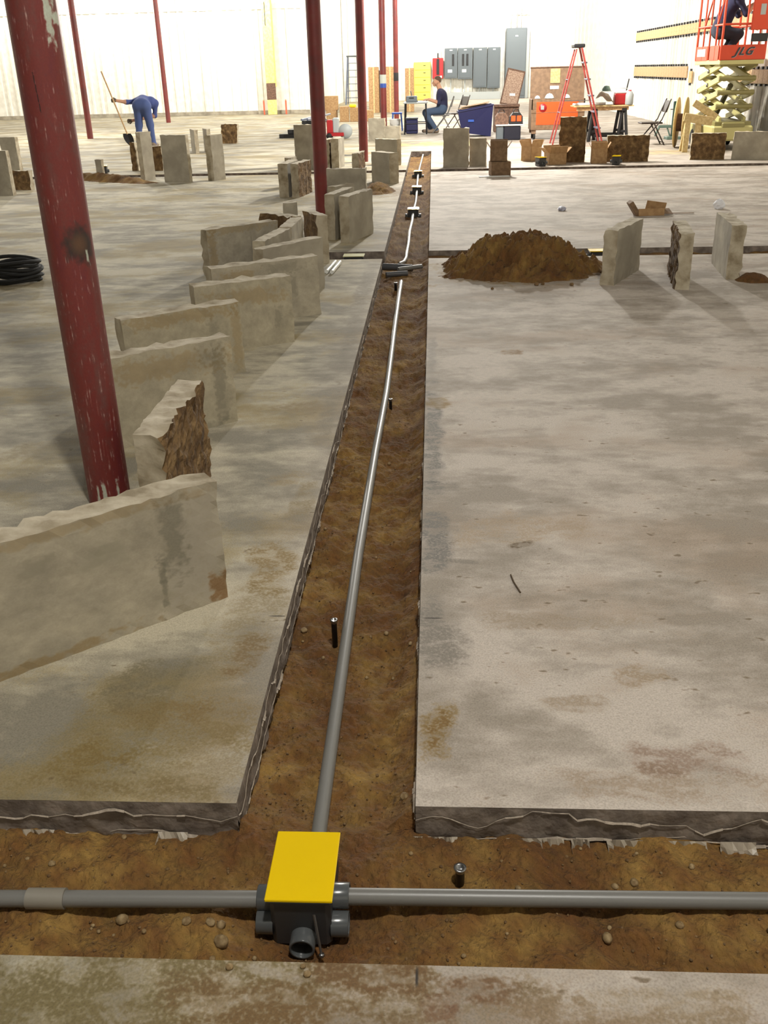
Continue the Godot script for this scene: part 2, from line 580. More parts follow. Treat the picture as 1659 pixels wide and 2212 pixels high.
func grid_mesh(xs: Array, zs: Array, yf: Callable, cf: Callable, trim := -99.0) -> ArrayMesh:
	var v := PackedVector3Array()
	var c := PackedColorArray()
	var n := PackedVector3Array()
	var idx := PackedInt32Array()
	var w := xs.size()
	var down: bool = zs[1] < zs[0]
	for z in zs:
		for x in xs:
			v.append(Vector3(x, yf.call(x, z), z))
			c.append(cf.call(x, z))
	for j in zs.size():
		for i in w:
			var a := v[j * w + mini(i + 1, w - 1)] - v[j * w + maxi(i - 1, 0)]
			var b := v[mini(j + 1, zs.size() - 1) * w + i] - v[maxi(j - 1, 0) * w + i]
			var m := b.cross(a).normalized()
			n.append(m if m.y > 0 else -m)
	for j in zs.size() - 1:
		for i in w - 1:
			var q := j * w + i
			if maxf(maxf(v[q].y, v[q + 1].y), maxf(v[q + w].y, v[q + w + 1].y)) < trim: continue
			if down: idx.append_array([q, q + w, q + 1, q + 1, q + w, q + w + 1])
			else: idx.append_array([q, q + 1, q + w, q + 1, q + w + 1, q + w])
	var arr := []
	arr.resize(Mesh.ARRAY_MAX)
	arr[Mesh.ARRAY_VERTEX] = v
	arr[Mesh.ARRAY_NORMAL] = n
	arr[Mesh.ARRAY_COLOR] = c
	arr[Mesh.ARRAY_INDEX] = idx
	var mesh := ArrayMesh.new()
	mesh.add_surface_from_arrays(Mesh.PRIMITIVE_TRIANGLES, arr)
	return mesh

func span(a: float, b: float, step: float) -> Array:
	var n := maxi(1, int(ceil(absf(b - a) / step)))
	var out := []
	for i in n + 1: out.append(lerpf(a, b, float(i) / n))
	return out

func soil(xs: Array, zs: Array, label: String) -> void:
	var o := obj("trench_soil", grid_mesh(xs, zs, soil_y, soil_col), M.soil)
	tag(o, label, "soil", "", "stuff")

# a heap of soil on the slab: an ellipse with a ragged outline
func heap(called: String, cx: float, cz: float, rx: float, rz: float, h: float, turn: float, step: float, label: String, category: String) -> MeshInstance3D:
	var ca := cos(deg_to_rad(turn))
	var sa := sin(deg_to_rad(turn))
	var prof := func(x: float, z: float) -> float:
		var u := (x * ca - z * sa) / rx
		var v := (x * sa + z * ca) / rz
		var r := sqrt(u * u + v * v) + n_soil.get_noise_2d(x * 1.5 + cx, z * 1.5 + cz) * 0.22 + n_soil2.get_noise_2d(x + cx, z + cz) * 0.07
		var t := clampf(1.0 - r, 0.0, 1.0)
		var e := clampf(t / 0.72, 0.0, 1.0)
		var y := h * (e * e * (3.0 - 2.0 * e) * 0.45 + t * 0.62)
		y += (n_soil2.get_noise_2d((x + cx) * 1.3, (z + cz) * 1.3) * 0.05 + n_fine.get_noise_2d((x + cx) * 0.9, (z + cz) * 0.9) * 0.020) * minf(1.0, t * 4.0) * minf(1.0, h * 4.0)
		return maxf(y, 0.0) - (0.006 if t <= 0.0 else 0.0) + 0.001
	var col := func(x: float, z: float) -> Color:
		return soil_col(x + cx + 3.0, z + cz) * 0.92
	var big := maxf(rx, rz) * 1.15
	var o := obj(called, grid_mesh(span(-big, big, step), span(-big, big, step), prof, col, -0.001), M.soil)
	o.position = Vector3(cx, 0, cz)
	tag(o, label, category)
	return o

# ---------------------------------------------------------------- the cut-out blocks
var n_blk: FastNoiseLite
# near corner, angle of the long face (0 = +x, 90 = away), length, height; side +1: thickness to the left of the long face, -1: right
# face: material of the long near face; soiled: "back", "front" or ""
func block(x: float, z: float, ang: float, l: float, h: float, side: int, label: String, face: Material = null, soiled := "back", t := 0.1, group := "cut-out concrete blocks stood on the slab", lean := 0.0, y0 := 0.0, cell := 0.05) -> MeshInstance3D:
	var nu := maxi(3, int(l / cell))
	var nv := maxi(3, int(h / cell))
	var nw := 3
	var off := Vector3(x * 3.1, 0.0, z * 2.7)
	var place := func(u: float, v: float, w: float) -> Vector3:        # 0..1 each
		var p := Vector3(u * l, v * h, w * t)
		var rough := 0.0022
		var sw: float = w if soiled == "back" else (1.0 - w if soiled == "front" else 0.0)
		var q := p * 14.0 + off
		var d := Vector3(n_blk.get_noise_3dv(q), n_blk.get_noise_3dv(q + Vector3(31, 0, 0)), n_blk.get_noise_3dv(q + Vector3(0, 47, 0)))
		var e := d * (rough + 0.012 * sw * sw)
		# broken ends and arrises
		var edge := maxf(maxf(absf(u - 0.5), absf(v - 0.5)) * 2.0 - 0.9, 0.0) * 10.0
		e += d * 0.005 * edge
		if soiled != "": e.z += (0.010 * n_blk.get_noise_3dv(p * 34.0 + off)) * sw * sw
		var d2 := Vector3(n_blk.get_noise_3dv(p * 70.0 + off), n_blk.get_noise_3dv(p * 70.0 + off + Vector3(0, 0, 61)), n_blk.get_noise_3dv(p * 70.0 - off))
		e += d2 * 0.006 * minf(1.0, edge + sw * sw)
		if v <= 0.0: e.y = 0.0
		p += e
		p.x += lean * p.y
		return Vector3(p.x, p.y + y0, -side * p.z)
	var sa := sm()
	var sb := sm()
	var sc := sm()
	for f in 6:
		var st: SurfaceTool = sc
		var n1 := nu
		var n2 := nv
		if f == 0: st = sa
		if f == 1: st = sb
		if f == 2 or f == 3: n1 = nw
		if f == 4 or f == 5: n2 = nw
		st.set_smooth_group(-1 if f < 2 else 5 + f)
		for i in n1:
			for j in n2:
				var c := [Vector2(i, j), Vector2(i + 1, j), Vector2(i + 1, j + 1), Vector2(i, j + 1)]
				var P := []
				var U := []
				for k in c:
					var a: float = k.x / n1
					var b: float = k.y / n2
					match f:
						0: P.append(place.call(a, b, 0.0))
						1: P.append(place.call(a, b, 1.0))
						2: P.append(place.call(0.0, b, a))
						3: P.append(place.call(1.0, b, a))
						4: P.append(place.call(a, 0.0, b))
						5: P.append(place.call(a, 1.0, b))
					U.append(Vector2(a, 1.0 - b))
				var flip: bool = (f in [1, 2, 5]) != (side > 0)
				for k in ([0, 2, 1, 0, 3, 2] if flip else [0, 1, 2, 0, 2, 3]):
					st.set_uv(U[k])
					st.add_vertex(P[k])
	var mesh := ArrayMesh.new()
	var fm: Material = face if face else (M.clod if soiled == "front" else M.block)
	for s in [[sa, fm], [sb, M.clod if soiled == "back" else M.block], [sc, M.block_edge]]:
		s[0].generate_normals()
		s[0].generate_tangents()
		s[0].commit(mesh)
		mesh.surface_set_material(mesh.get_surface_count() - 1, s[1])
	var o := obj("concrete_block", mesh, null)
	o.position = Vector3(x, 0, z)
	o.rotation.y = deg_to_rad(ang)
	tag(o, label, "block", group)
	return o

# a painted face for one block: dust, soil along the rim, wet patches. patches: [u, v, half u, half v, colour, strength]
func face_mat(seed_: int, warm: float, patches: Array) -> StandardMaterial3D:
	var w := 384
	var h := 224
	var a := noise(seed_, 0.012, 5).get_image(w, h, false, false, false)
	var b := noise(seed_ + 1, 0.05, 4).get_image(w, h, false, false, false)
	var c := noise(seed_ + 2, 0.25, 2).get_image(w, h, false, false, false)
	a.convert(Image.FORMAT_L8); b.convert(Image.FORMAT_L8); c.convert(Image.FORMAT_L8)
	var da := a.get_data()
	var db := b.get_data()
	var dc := c.get_data()
	var out := PackedByteArray()
	out.resize(w * h * 3)
	for y in h:
		for x in w:
			var i := y * w + x
			var A := da[i] / 255.0
			var B := db[i] / 255.0
			var G := dc[i] / 255.0
			var v := 0.62 + (A - 0.5) * 0.16 + (B - 0.5) * 0.07 + (G - 0.5) * 0.04
			var col := Color(v, v * lerpf(0.95, 0.94, warm), v * lerpf(0.87, 0.78, warm))
			var U := float(x) / w
			var V := float(y) / h
			for p in patches:
				var e: float = 1.0 - maxf(absf(U - p[0]) / p[2], absf(V - p[1]) / p[3]) + (B - 0.5) * 1.5 + (A - 0.5) * 1.2
				var q: float = clampf(e * 2.0, 0.0, 1.0) * p[5] * 0.9
				if q > 0.0: col = col.lerp(p[4], q * (0.8 + 0.4 * (G - 0.5)))
			out[i * 3] = int(clampf(col.r, 0, 1) * 255)
			out[i * 3 + 1] = int(clampf(col.g, 0, 1) * 255)
			out[i * 3 + 2] = int(clampf(col.b, 0, 1) * 255)
	var m := mat(Color.WHITE, 0.85)
	m.albedo_texture = ImageTexture.create_from_image(Image.create_from_data(w, h, false, Image.FORMAT_RGB8, out))
	return m

# ---------------------------------------------------------------- electrical floor boxes
# lid centre at (x, y, z); hubs: [[side x, side z, dx, dy, dz]...] sockets for conduit
func floor_box(x: float, y: float, z: float, turn: float, label: String, hubs: Array, group := "", lid: Material = null) -> Node3D:
	var t := thing("floor_box", label, "floor box", Vector3(x, y - 0.142, z), turn, group)
	var st := sm()
	box(st, Vector3(0, 0.069, 0), Vector3(0.124, 0.138, 0.172), Basis.IDENTITY, 0.010)
	obj("body", done(st), M.box_grey, t)
	st = sm()
	box(st, Vector3(0, 0.126, 0), Vector3(0.130, 0.010, 0.178), Basis.IDENTITY, 0.004)
	obj("rim", done(st), M.box_grey, t)
	st = sm()
	box(st, Vector3(0, 0.1385, 0), Vector3(0.137, 0.007, 0.189), Basis.IDENTITY, 0.0015)
	obj("cover", done(st), lid if lid else M.yellow, t)
	for hb in hubs:
		var d := Vector3(hb[0], 0, hb[1])
		var c := Vector3(hb[0] * 0.060, hb[2] + 0.142, hb[3]) if hb[0] != 0 else Vector3(hb[3], hb[2] + 0.142, hb[1] * 0.084)
		st = sm()
		lathe(st, [Vector2(0.0265, 0.0), Vector2(0.0265, 0.034), Vector2(0.0255, 0.0355), Vector2(0.0225, 0.0355), Vector2(0.0215, 0.034), Vector2(0.0215, 0.006), Vector2(0.0, 0.006)], 24, along(c, c + d))
		obj("hub", done(st), M.hub, t)
	return t

func conduit(called: String, pts: Array, r: float, label: String, group := "", m: Material = null) -> MeshInstance3D:
	var st := sm()
	tube(st, pts, r, 20)
	var o := obj(called, done(st), m if m else M.pvc)
	tag(o, label, "conduit", group)
	return o

# ---------------------------------------------------------------- columns and lamps
func column(called: String, x: float, z: float, r: float, label: String, m: Material, group := "red steel columns") -> Node3D:
	var t := thing(called, label, "column", Vector3(x, 0, z), 0, group)
	var st := sm()
	var pts := []
	for i in 13: pts.append(Vector3(0, 8.0 * i / 12.0, 0))
	tube(st, pts, r, 32, false)
	obj("shaft", done(st), m, t)
	return t

func high_bay(x: float, z: float, y: float, energy: float, size := 0.18) -> void:
	var t := thing("high_bay_lamp", "round white high bay lamp hanging from the ceiling", "lamp", Vector3(x, y, z), 0, "high bay ceiling lamps")
	plathe("housing", M.lamp_shell, t, [Vector2(0.0, 0.42), Vector2(0.07, 0.42), Vector2(0.09, 0.20), Vector2(0.20, 0.10), Vector2(0.24, 0.02), Vector2(0.23, 0.02), Vector2(0.19, 0.09), Vector2(0.0, 0.12)], 24)
	plathe("lamp_lens", M.lamp_glow, t, [Vector2(0.0, 0.02), Vector2(0.20, 0.02), Vector2(0.20, 0.03), Vector2(0.0, 0.03)], 24)
	ptube("hanger", M.steel, t, [Vector3(0, 0.42, 0), Vector3(0, 8.0 - y, 0)], 0.012, 8)
	var l := OmniLight3D.new()
	l.name = "lamp_light"
	l.light_color = Color(1.0, 0.985, 0.95)
	l.light_energy = energy
	l.light_size = size
	l.omni_range = 90.0
	l.omni_attenuation = 2.0
	l.shadow_enabled = true
	t.add_child(l)
	l.position = Vector3(0, -0.20, 0)

# ---------------------------------------------------------------- walls
# corrugated sheet from a to b, the room on the right hand going from a to b
func clad(parent: Node, a: Vector3, b: Vector3, h: float, m: Material) -> void:
	var d := b - a
	var len_ := d.length()
	d /= len_
	var out := Vector3(-d.z, 0, d.x)
	var n := int(round(len_ / 1.14))
	var pw := len_ / n
	var prof := [[0.0, 0.055], [0.13, 0.055], [0.16, 0.0], [0.25, 0.0], [0.28, 0.055], [0.34, 0.055], [0.37, 0.0], [0.56, 0.0], [0.59, 0.055], [0.65, 0.055], [0.68, 0.0], [0.77, 0.0], [0.80, 0.055], [1.0, 0.055]]
	var st := sm()
	for i in prof.size() - 1:
		var p := Vector3(prof[i][0] * pw, 0, prof[i][1])
		var q := Vector3(prof[i + 1][0] * pw, 0, prof[i + 1][1])
		quad(st, p, q, q + Vector3(0, h, 0), p + Vector3(0, h, 0))
	var mesh := done(st)
	for k in n:
		var o := obj("wall_panel", mesh, m, parent)
		o.transform = Transform3D(Basis(d, Vector3.UP, out), a + d * pw * k + out * 0.004)

func structure(called: String, c: Vector3, s: Vector3, m: Material) -> MeshInstance3D:
	var o := pbox(called, m, null, Vector3.ZERO, s, Basis.IDENTITY, 0.0)
	o.position = c
	o.set_meta("kind", "structure")
	return o

func lamps() -> void:
	high_bay(0.75, 0.3, 7.3, 31.0)
	high_bay(0.9, -19.5, 4.6, 64.0)
	high_bay(-8.0, -13.0, 5.2, 10.0)
	high_bay(-9.5, -27.0, 5.2, 50.0)
	high_bay(1.5, -31.0, 5.2, 46.0)
	high_bay(-2.5, -35.5, 5.2, 36.0)
	high_bay(-7.8, -38.8, 4.9, 17.0)
	high_bay(-12.8, -38.8, 4.9, 10.0)
	high_bay(-17.8, -38.8, 4.9, 6.0)
	high_bay(4.2, -51.0, 5.4, 34.0)
	high_bay(-0.8, -51.0, 5.4, 34.0)
	high_bay(-16.0, -24.0, 5.2, 22.0)

func materials() -> void:
	M.cut = surf(101, [[0.2, Color(0.36, 0.32, 0.29)], [0.5, Color(0.43, 0.39, 0.355)], [0.8, Color(0.51, 0.465, 0.425)]], 1.6, 0.012, 0.8, 0.3, 0.0, 7)
	M.lip = surf(102, [[0.3, Color(0.52, 0.475, 0.42)], [0.7, Color(0.64, 0.59, 0.53)]], 5.0, 0.02, 0.85, 0.2)
	M.soil = mat(Color.WHITE, 0.95)
	M.soil.vertex_color_use_as_albedo = true
	M.soil.uv1_triplanar = true
	M.soil.uv1_world_triplanar = true
	M.soil.uv1_scale = Vector3.ONE * 3.0
	M.soil.heightmap_enabled = true
	M.soil.heightmap_texture = bump_tex(66, 0.03, 7)
	M.soil.heightmap_scale = 0.9
	M.block = surf(103, [[0.2, Color(0.55, 0.52, 0.46)], [0.5, Color(0.61, 0.58, 0.515)], [0.8, Color(0.67, 0.635, 0.565)]], 0.7, 0.008, 0.88, 0.12, 0.0, 7)
	M.block_edge = surf(104, [[0.15, Color(0.50, 0.45, 0.36)], [0.4, Color(0.62, 0.575, 0.49)], [0.8, Color(0.72, 0.68, 0.60)]], 1.1, 0.010, 0.9, 0.25, 0.0, 7)
	M.clod = surf(105, [[0.15, Color(0.29, 0.21, 0.12)], [0.45, Color(0.40, 0.305, 0.185)], [0.8, Color(0.53, 0.43, 0.29)]], 1.4, 0.012, 0.95, 0.9, 0.0, 7)
	M.pvc = mat(Color(0.43, 0.425, 0.41), 0.38)
	M.pvc_pale = mat(Color(0.50, 0.48, 0.44), 0.5)
	M.pvc_white = mat(Color(0.85, 0.85, 0.83), 0.3)
	M.box_grey = mat(Color(0.20, 0.20, 0.205), 0.42)
	M.hub = mat(Color(0.30, 0.31, 0.315), 0.22)
	M.yellow = mat(Color(0.88, 0.74, 0.04), 0.13)
	M.steel = mat(Color(0.55, 0.55, 0.55), 0.3, 0.9)
	M.dark_steel = mat(Color(0.20, 0.20, 0.21), 0.35, 0.8)
	M.red_paint = surf(106, [[0.15, Color(0.37, 0.18, 0.165)], [0.4, Color(0.42, 0.15, 0.14)], [0.65, Color(0.46, 0.16, 0.145)], [0.9, Color(0.45, 0.22, 0.18)]], 0.6, 0.008, 0.5, 0.05, 0.0, 7)
	M.wall = surf(108, [[0.3, Color(0.86, 0.845, 0.80)], [0.7, Color(0.91, 0.90, 0.86)]], 0.3, 0.02, 0.6)
	M.ceiling = mat(Color(0.33, 0.33, 0.34), 0.8)
	M.lamp_shell = mat(Color(0.75, 0.75, 0.75), 0.4, 0.3)
	M.lamp_glow = mat(Color(1, 1, 1), 0.5)
	M.lamp_glow.emission_enabled = true
	M.lamp_glow.emission = Color(1.0, 0.97, 0.9)
	M.lamp_glow.emission_energy_multiplier = 6.0
	M.pebble = surf(110, [[0.3, Color(0.42, 0.33, 0.20)], [0.7, Color(0.60, 0.52, 0.38)]], 6.0, 0.02, 0.8)

func setting() -> void:
	# floor textures: near, middle, far
	marks = [
		[0.005, -2.95, 0.060, 0.42, Color(0.45, 0.43, 0.405), 1.0, 0.0], [-0.005, -4.1, 0.050, 0.85, Color(0.46, 0.44, 0.415), 1.0, 0.0], [0.0, -2.4, 0.055, 0.3, Color(0.47, 0.445, 0.41), 0.9, 0.0],
		[0.03, -2.35, 0.06, 0.25, Color(0.50, 0.47, 0.43), 0.7, 0.0], [-0.01, -5.3, 0.03, 0.5, Color(0.50, 0.48, 0.45), 0.6, 0.0],
		[0.06, -3.43, 0.06, 0.05, Color(0.49, 0.46, 0.42), 0.7, 10.0], [0.10, -2.80, 0.07, 0.018, Color(0.47, 0.44, 0.40), 0.7, 8.0],
		[0.01, -1.88, 0.06, 0.13, Color(0.45, 0.34, 0.14), 1.0, 0.0], [0.01, -4.47, 0.06, 0.10, Color(0.52, 0.41, 0.22), 0.8, 0.0],
		[0.45, -5.38, 0.06, 0.045, Color(0.45, 0.33, 0.18), 0.8, 0.0], [0.28, -3.05, 0.22, 0.12, Color(0.60, 0.52, 0.42), 0.6, -15.0],
		[0.52, -1.72, 0.25, 0.06, Color(0.52, 0.44, 0.35), 0.55, 0.0], [0.60, -1.80, 0.14, 0.06, Color(0.47, 0.37, 0.30), 0.6, 0.0],
		[0.36, -2.02, 0.07, 0.03, Color(0.50, 0.42, 0.32), 0.5, 0.0], [0.60, -2.15, 0.08, 0.05, Color(0.50, 0.41, 0.29), 0.5, 0.0],
		[0.40, -2.42, 0.28, 0.05, Color(0.55, 0.49, 0.41), 0.6, 5.0], [0.30, -2.92, 0.05, 0.02, Color(0.34, 0.27, 0.18), 0.9, -20.0],
		[-0.62, -1.95, 0.20, 0.12, Color(0.46, 0.37, 0.20), 0.8, 10.0], [-0.72, -1.85, 0.34, 0.24, Color(0.49, 0.43, 0.29), 0.65, 10.0], [-0.56, -2.35, 0.12, 0.3, Color(0.50, 0.44, 0.31), 0.6, 10.0], [-0.53, -1.75, 0.08, 0.08, Color(0.60, 0.55, 0.46), 0.6, 0.0], [-0.80, -1.80, 0.16, 0.08, Color(0.46, 0.38, 0.20), 0.7, -8.0],
		[-0.52, -2.25, 0.07, 0.16, Color(0.45, 0.36, 0.22), 0.7, 0.0], [-0.72, -1.68, 0.22, 0.04, Color(0.44, 0.37, 0.22), 0.6, 0.0],
		[-0.75, -2.12, 0.12, 0.14, Color(0.43, 0.40, 0.32), 0.7, 20.0], [-0.55, -2.78, 0.07, 0.18, Color(0.50, 0.41, 0.24), 0.75, -10.0],
		[-0.50, -3.3, 0.05, 0.3, Color(0.52, 0.46, 0.34), 0.7, 0.0], [-0.62, -3.5, 0.10, 0.10, Color(0.55, 0.47, 0.33), 0.6, 0.0],
		[-0.50, -4.3, 0.05, 0.4, Color(0.48, 0.45, 0.39), 0.6, 0.0], [-0.65, -4.4, 0.12, 0.08, Color(0.52, 0.45, 0.33), 0.6, 0.0],
		[-0.52, -5.6, 0.06, 0.8, Color(0.47, 0.44, 0.39), 0.6, 0.0], [-0.52, -7.2, 0.06, 0.9, Color(0.45, 0.42, 0.37), 0.6, 0.0],
		[-0.45, -1.13, 0.50, 0.14, Color(0.42, 0.36, 0.215), 0.9, 0.0], [-0.80, -1.08, 0.40, 0.16, Color(0.43, 0.385, 0.25), 0.85, 0.0], [-0.1, -1.08, 0.35, 0.12, Color(0.44, 0.36, 0.25), 0.7, 0.0], [0.45, -1.06, 0.4, 0.08, Color(0.50, 0.42, 0.34), 0.6, 0.0],
		[-0.28, -1.10, 0.20, 0.10, Color(0.41, 0.31, 0.17), 0.8, 0.0], [-0.12, -1.20, 0.12, 0.05, Color(0.40, 0.29, 0.16), 0.8, 0.0],
		[0.07, -1.17, 0.07, 0.035, Color(0.42, 0.31, 0.20), 0.9, 0.0], [0.02, -1.13, 0.04, 0.03, Color(0.42, 0.30, 0.21), 0.85, 0.0],
		[0.40, -1.14, 0.14, 0.05, Color(0.52, 0.45, 0.34), 0.6, 0.0], [0.17, -1.10, 0.2, 0.05, Color(0.55, 0.47, 0.37), 0.5, 0.0],
		[-1.9, -3.4, 0.5, 0.09, Color(0.47, 0.45, 0.40), 0.5, -25.0], [-1.7, -3.9, 0.25, 0.1, Color(0.50, 0.46, 0.38), 0.5, -25.0],
		[0.72, -7.55, 0.75, 0.30, Color(0.47, 0.37, 0.21), 0.75, 0.0], [0.15, -8.0, 0.3, 0.22, Color(0.52, 0.43, 0.28), 0.7, 0.0],
		[2.45, -7.3, 0.14, 0.12, Color(0.42, 0.32, 0.16), 0.9, 0.0], [1.36, -7.6, 0.12, 0.1, Color(0.42, 0.31, 0.18), 0.8, 0.0],
		[-2.2, -6.3, 0.35, 0.12, Color(0.53, 0.46, 0.35), 0.6, 0.0], [-3.3, -7.5, 0.3, 0.12, Color(0.48, 0.42, 0.31), 0.6, 0.0],
		[-0.52, -13.4, 0.5, 0.5, Color(0.48, 0.39, 0.26), 0.8, 0.0], [0.25, -22.3, 0.9, 0.8, Color(0.86, 0.78, 0.35), 0.85, 0.0],
		[1.9, -18.2, 0.8, 0.5, Color(0.82, 0.72, 0.42), 0.7, 0.0], [-0.75, -22.4, 0.35, 0.5, Color(0.84, 0.77, 0.42), 0.7, 0.0],
		[4.3, -19.0, 0.7, 0.6, Color(0.78, 0.68, 0.44), 0.6, 0.0]]
	# saw kerfs run past the corners, dark hairlines
	for k in [[-0.005, -3.475, 0.045, 0.0022], [0.0, -2.438, 0.035, 0.0022], [-0.475, -2.445, 0.03, 0.0022], [-0.03, -1.195, 0.0022, 0.025], [-0.47, -3.95, 0.03, 0.002]]:
		marks.append([k[0], k[1], k[2], k[3], Color(0.16, 0.14, 0.12), 1.0, 0.0])
	var t0 := [[-1.75, -4.25, 0.00235, 1536, 1400], [-4.7, -17.0, 0.0078, 1216, 1900], [-21.0, -55.2, 0.05, 552, 1280]]
	for t in t0:
		var m := mat(Color.WHITE, 0.8)
		m.albedo_texture = floor_tex(t[0], t[1], t[2], t[3], t[4], true)
		m.detail_enabled = true
		m.detail_blend_mode = BaseMaterial3D.BLEND_MODE_MUL
		m.detail_uv_layer = BaseMaterial3D.DETAIL_UV_2
		m.detail_albedo = M.grain
		m.texture_repeat = true
		zones.append([t[0], t[1], t[0] + t[2] * t[3], t[1] + t[2] * t[4], m])
	var XL := -0.447
	var XR := -0.040
	floor_slab([[-21.0, 6.4, -1.22, 8.5]], [[Vector3(6.4, 0, -1.22), Vector3(-8.0, 0, -1.22)]])
	floor_slab([[-21.0, XL, -8.42, -1.635], [-21.0, -1.02, -8.80, -8.42], [-21.0, XL, -16.1, -8.80]], [[Vector3(-3.0, 0, -1.635), Vector3(XL, 0, -1.635)], [Vector3(XL, 0, -1.635), Vector3(XL, 0, -8.42)], [Vector3(XL, 0, -8.42), Vector3(-1.02, 0, -8.42)], [Vector3(-1.02, 0, -8.42), Vector3(-1.02, 0, -8.80)], [Vector3(-1.02, 0, -8.80), Vector3(XL, 0, -8.80)], [Vector3(XL, 0, -8.80), Vector3(XL, 0, -16.1)], [Vector3(XL, 0, -16.1), Vector3(-9.0, 0, -16.1)]])
	floor_slab([[XR, 6.4, -8.42, -1.635]], [[Vector3(XR, 0, -1.635), Vector3(3.0, 0, -1.635)], [Vector3(XR, 0, -8.42), Vector3(XR, 0, -1.635)], [Vector3(6.4, 0, -8.42), Vector3(XR, 0, -8.42)]])
	floor_slab([[XR, 6.4, -16.1, -8.80]], [[Vector3(XR, 0, -8.80), Vector3(6.4, 0, -8.80)], [Vector3(XR, 0, -16.1), Vector3(XR, 0, -8.80)], [Vector3(6.4, 0, -16.1), Vector3(XR, 0, -16.1)]])
	floor_slab([[-21.0, XL, -20.35, -16.5], [XR, 6.4, -20.35, -16.5], [-21.0, 6.4, -55.0, -20.35]], [[Vector3(-9.0, 0, -16.5), Vector3(XL, 0, -16.5)], [Vector3(XR, 0, -16.5), Vector3(6.4, 0, -16.5)], [Vector3(XL, 0, -16.5), Vector3(XL, 0, -20.35)], [Vector3(XR, 0, -20.35), Vector3(XR, 0, -16.5)], [Vector3(XL, 0, -20.35), Vector3(XR, 0, -20.35)]])
	structure("floor_subgrade", Vector3(-7.3, -0.34, -23.2), Vector3(27.6, 0.2, 63.6), M.clod)
	# walls and ceiling
	var H := 8.0
	var w := structure("wall_back", Vector3(-12.95, H / 2, -41.1), Vector3(16.1, H, 0.2), M.wall)
	clad(w, Vector3(-8.05, -H / 2, 0.1), Vector3(8.05, -H / 2, 0.1), H, M.wall)
	pbox("girt_flashing", M.wall, w, Vector3(0, 3.82 - H / 2, 0.18), Vector3(16.0, 0.16, 0.03))
	pbox("base_sill", M.block, w, Vector3(0, -H / 2 + 0.07, 0.17), Vector3(16.0, 0.14, 0.14))
	w = structure("wall_jog", Vector3(-4.9, H / 2, -48.1), Vector3(0.2, H, 14.2), M.wall)
	w = structure("wall_rear", Vector3(0.75, H / 2, -55.1), Vector3(11.5, H, 0.2), M.wall)
	clad(w, Vector3(-5.5, -H / 2, 0.1), Vector3(5.6, -H / 2, 0.1), H, M.wall)
	w = structure("wall_right", Vector3(6.55, H / 2, -23.3), Vector3(0.3, H, 63.6), M.wall)
	clad(w, Vector3(-0.15, -H / 2, -31.6), Vector3(-0.15, -H / 2, 8.6), H, M.wall)
	# two rows of raw boards let into the sheeting
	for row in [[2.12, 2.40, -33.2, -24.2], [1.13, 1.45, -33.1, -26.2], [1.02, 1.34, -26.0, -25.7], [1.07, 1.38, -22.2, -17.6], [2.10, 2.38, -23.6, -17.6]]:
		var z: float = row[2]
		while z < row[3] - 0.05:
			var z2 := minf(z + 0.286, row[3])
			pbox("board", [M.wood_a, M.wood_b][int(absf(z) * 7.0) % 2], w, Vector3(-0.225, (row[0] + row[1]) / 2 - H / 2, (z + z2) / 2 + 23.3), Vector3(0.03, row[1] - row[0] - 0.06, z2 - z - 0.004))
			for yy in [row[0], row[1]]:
				pbox("gap_shade", M.black, w, Vector3(-0.222, yy - H / 2, (z + z2) / 2 + 23.3), Vector3(0.05, 0.05, 0.10))  # black blocks imitating the shade in the rib gaps at the board edges
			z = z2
	structure("wall_left", Vector3(-21.1, H / 2, -16.3), Vector3(0.2, H, 49.8), M.wall)
	structure("wall_front", Vector3(-7.3, H / 2, 8.6), Vector3(27.6, H, 0.2), M.wall)
	structure("ceiling", Vector3(-7.3, H + 0.1, -23.2), Vector3(27.8, 0.2, 63.8), M.ceiling)

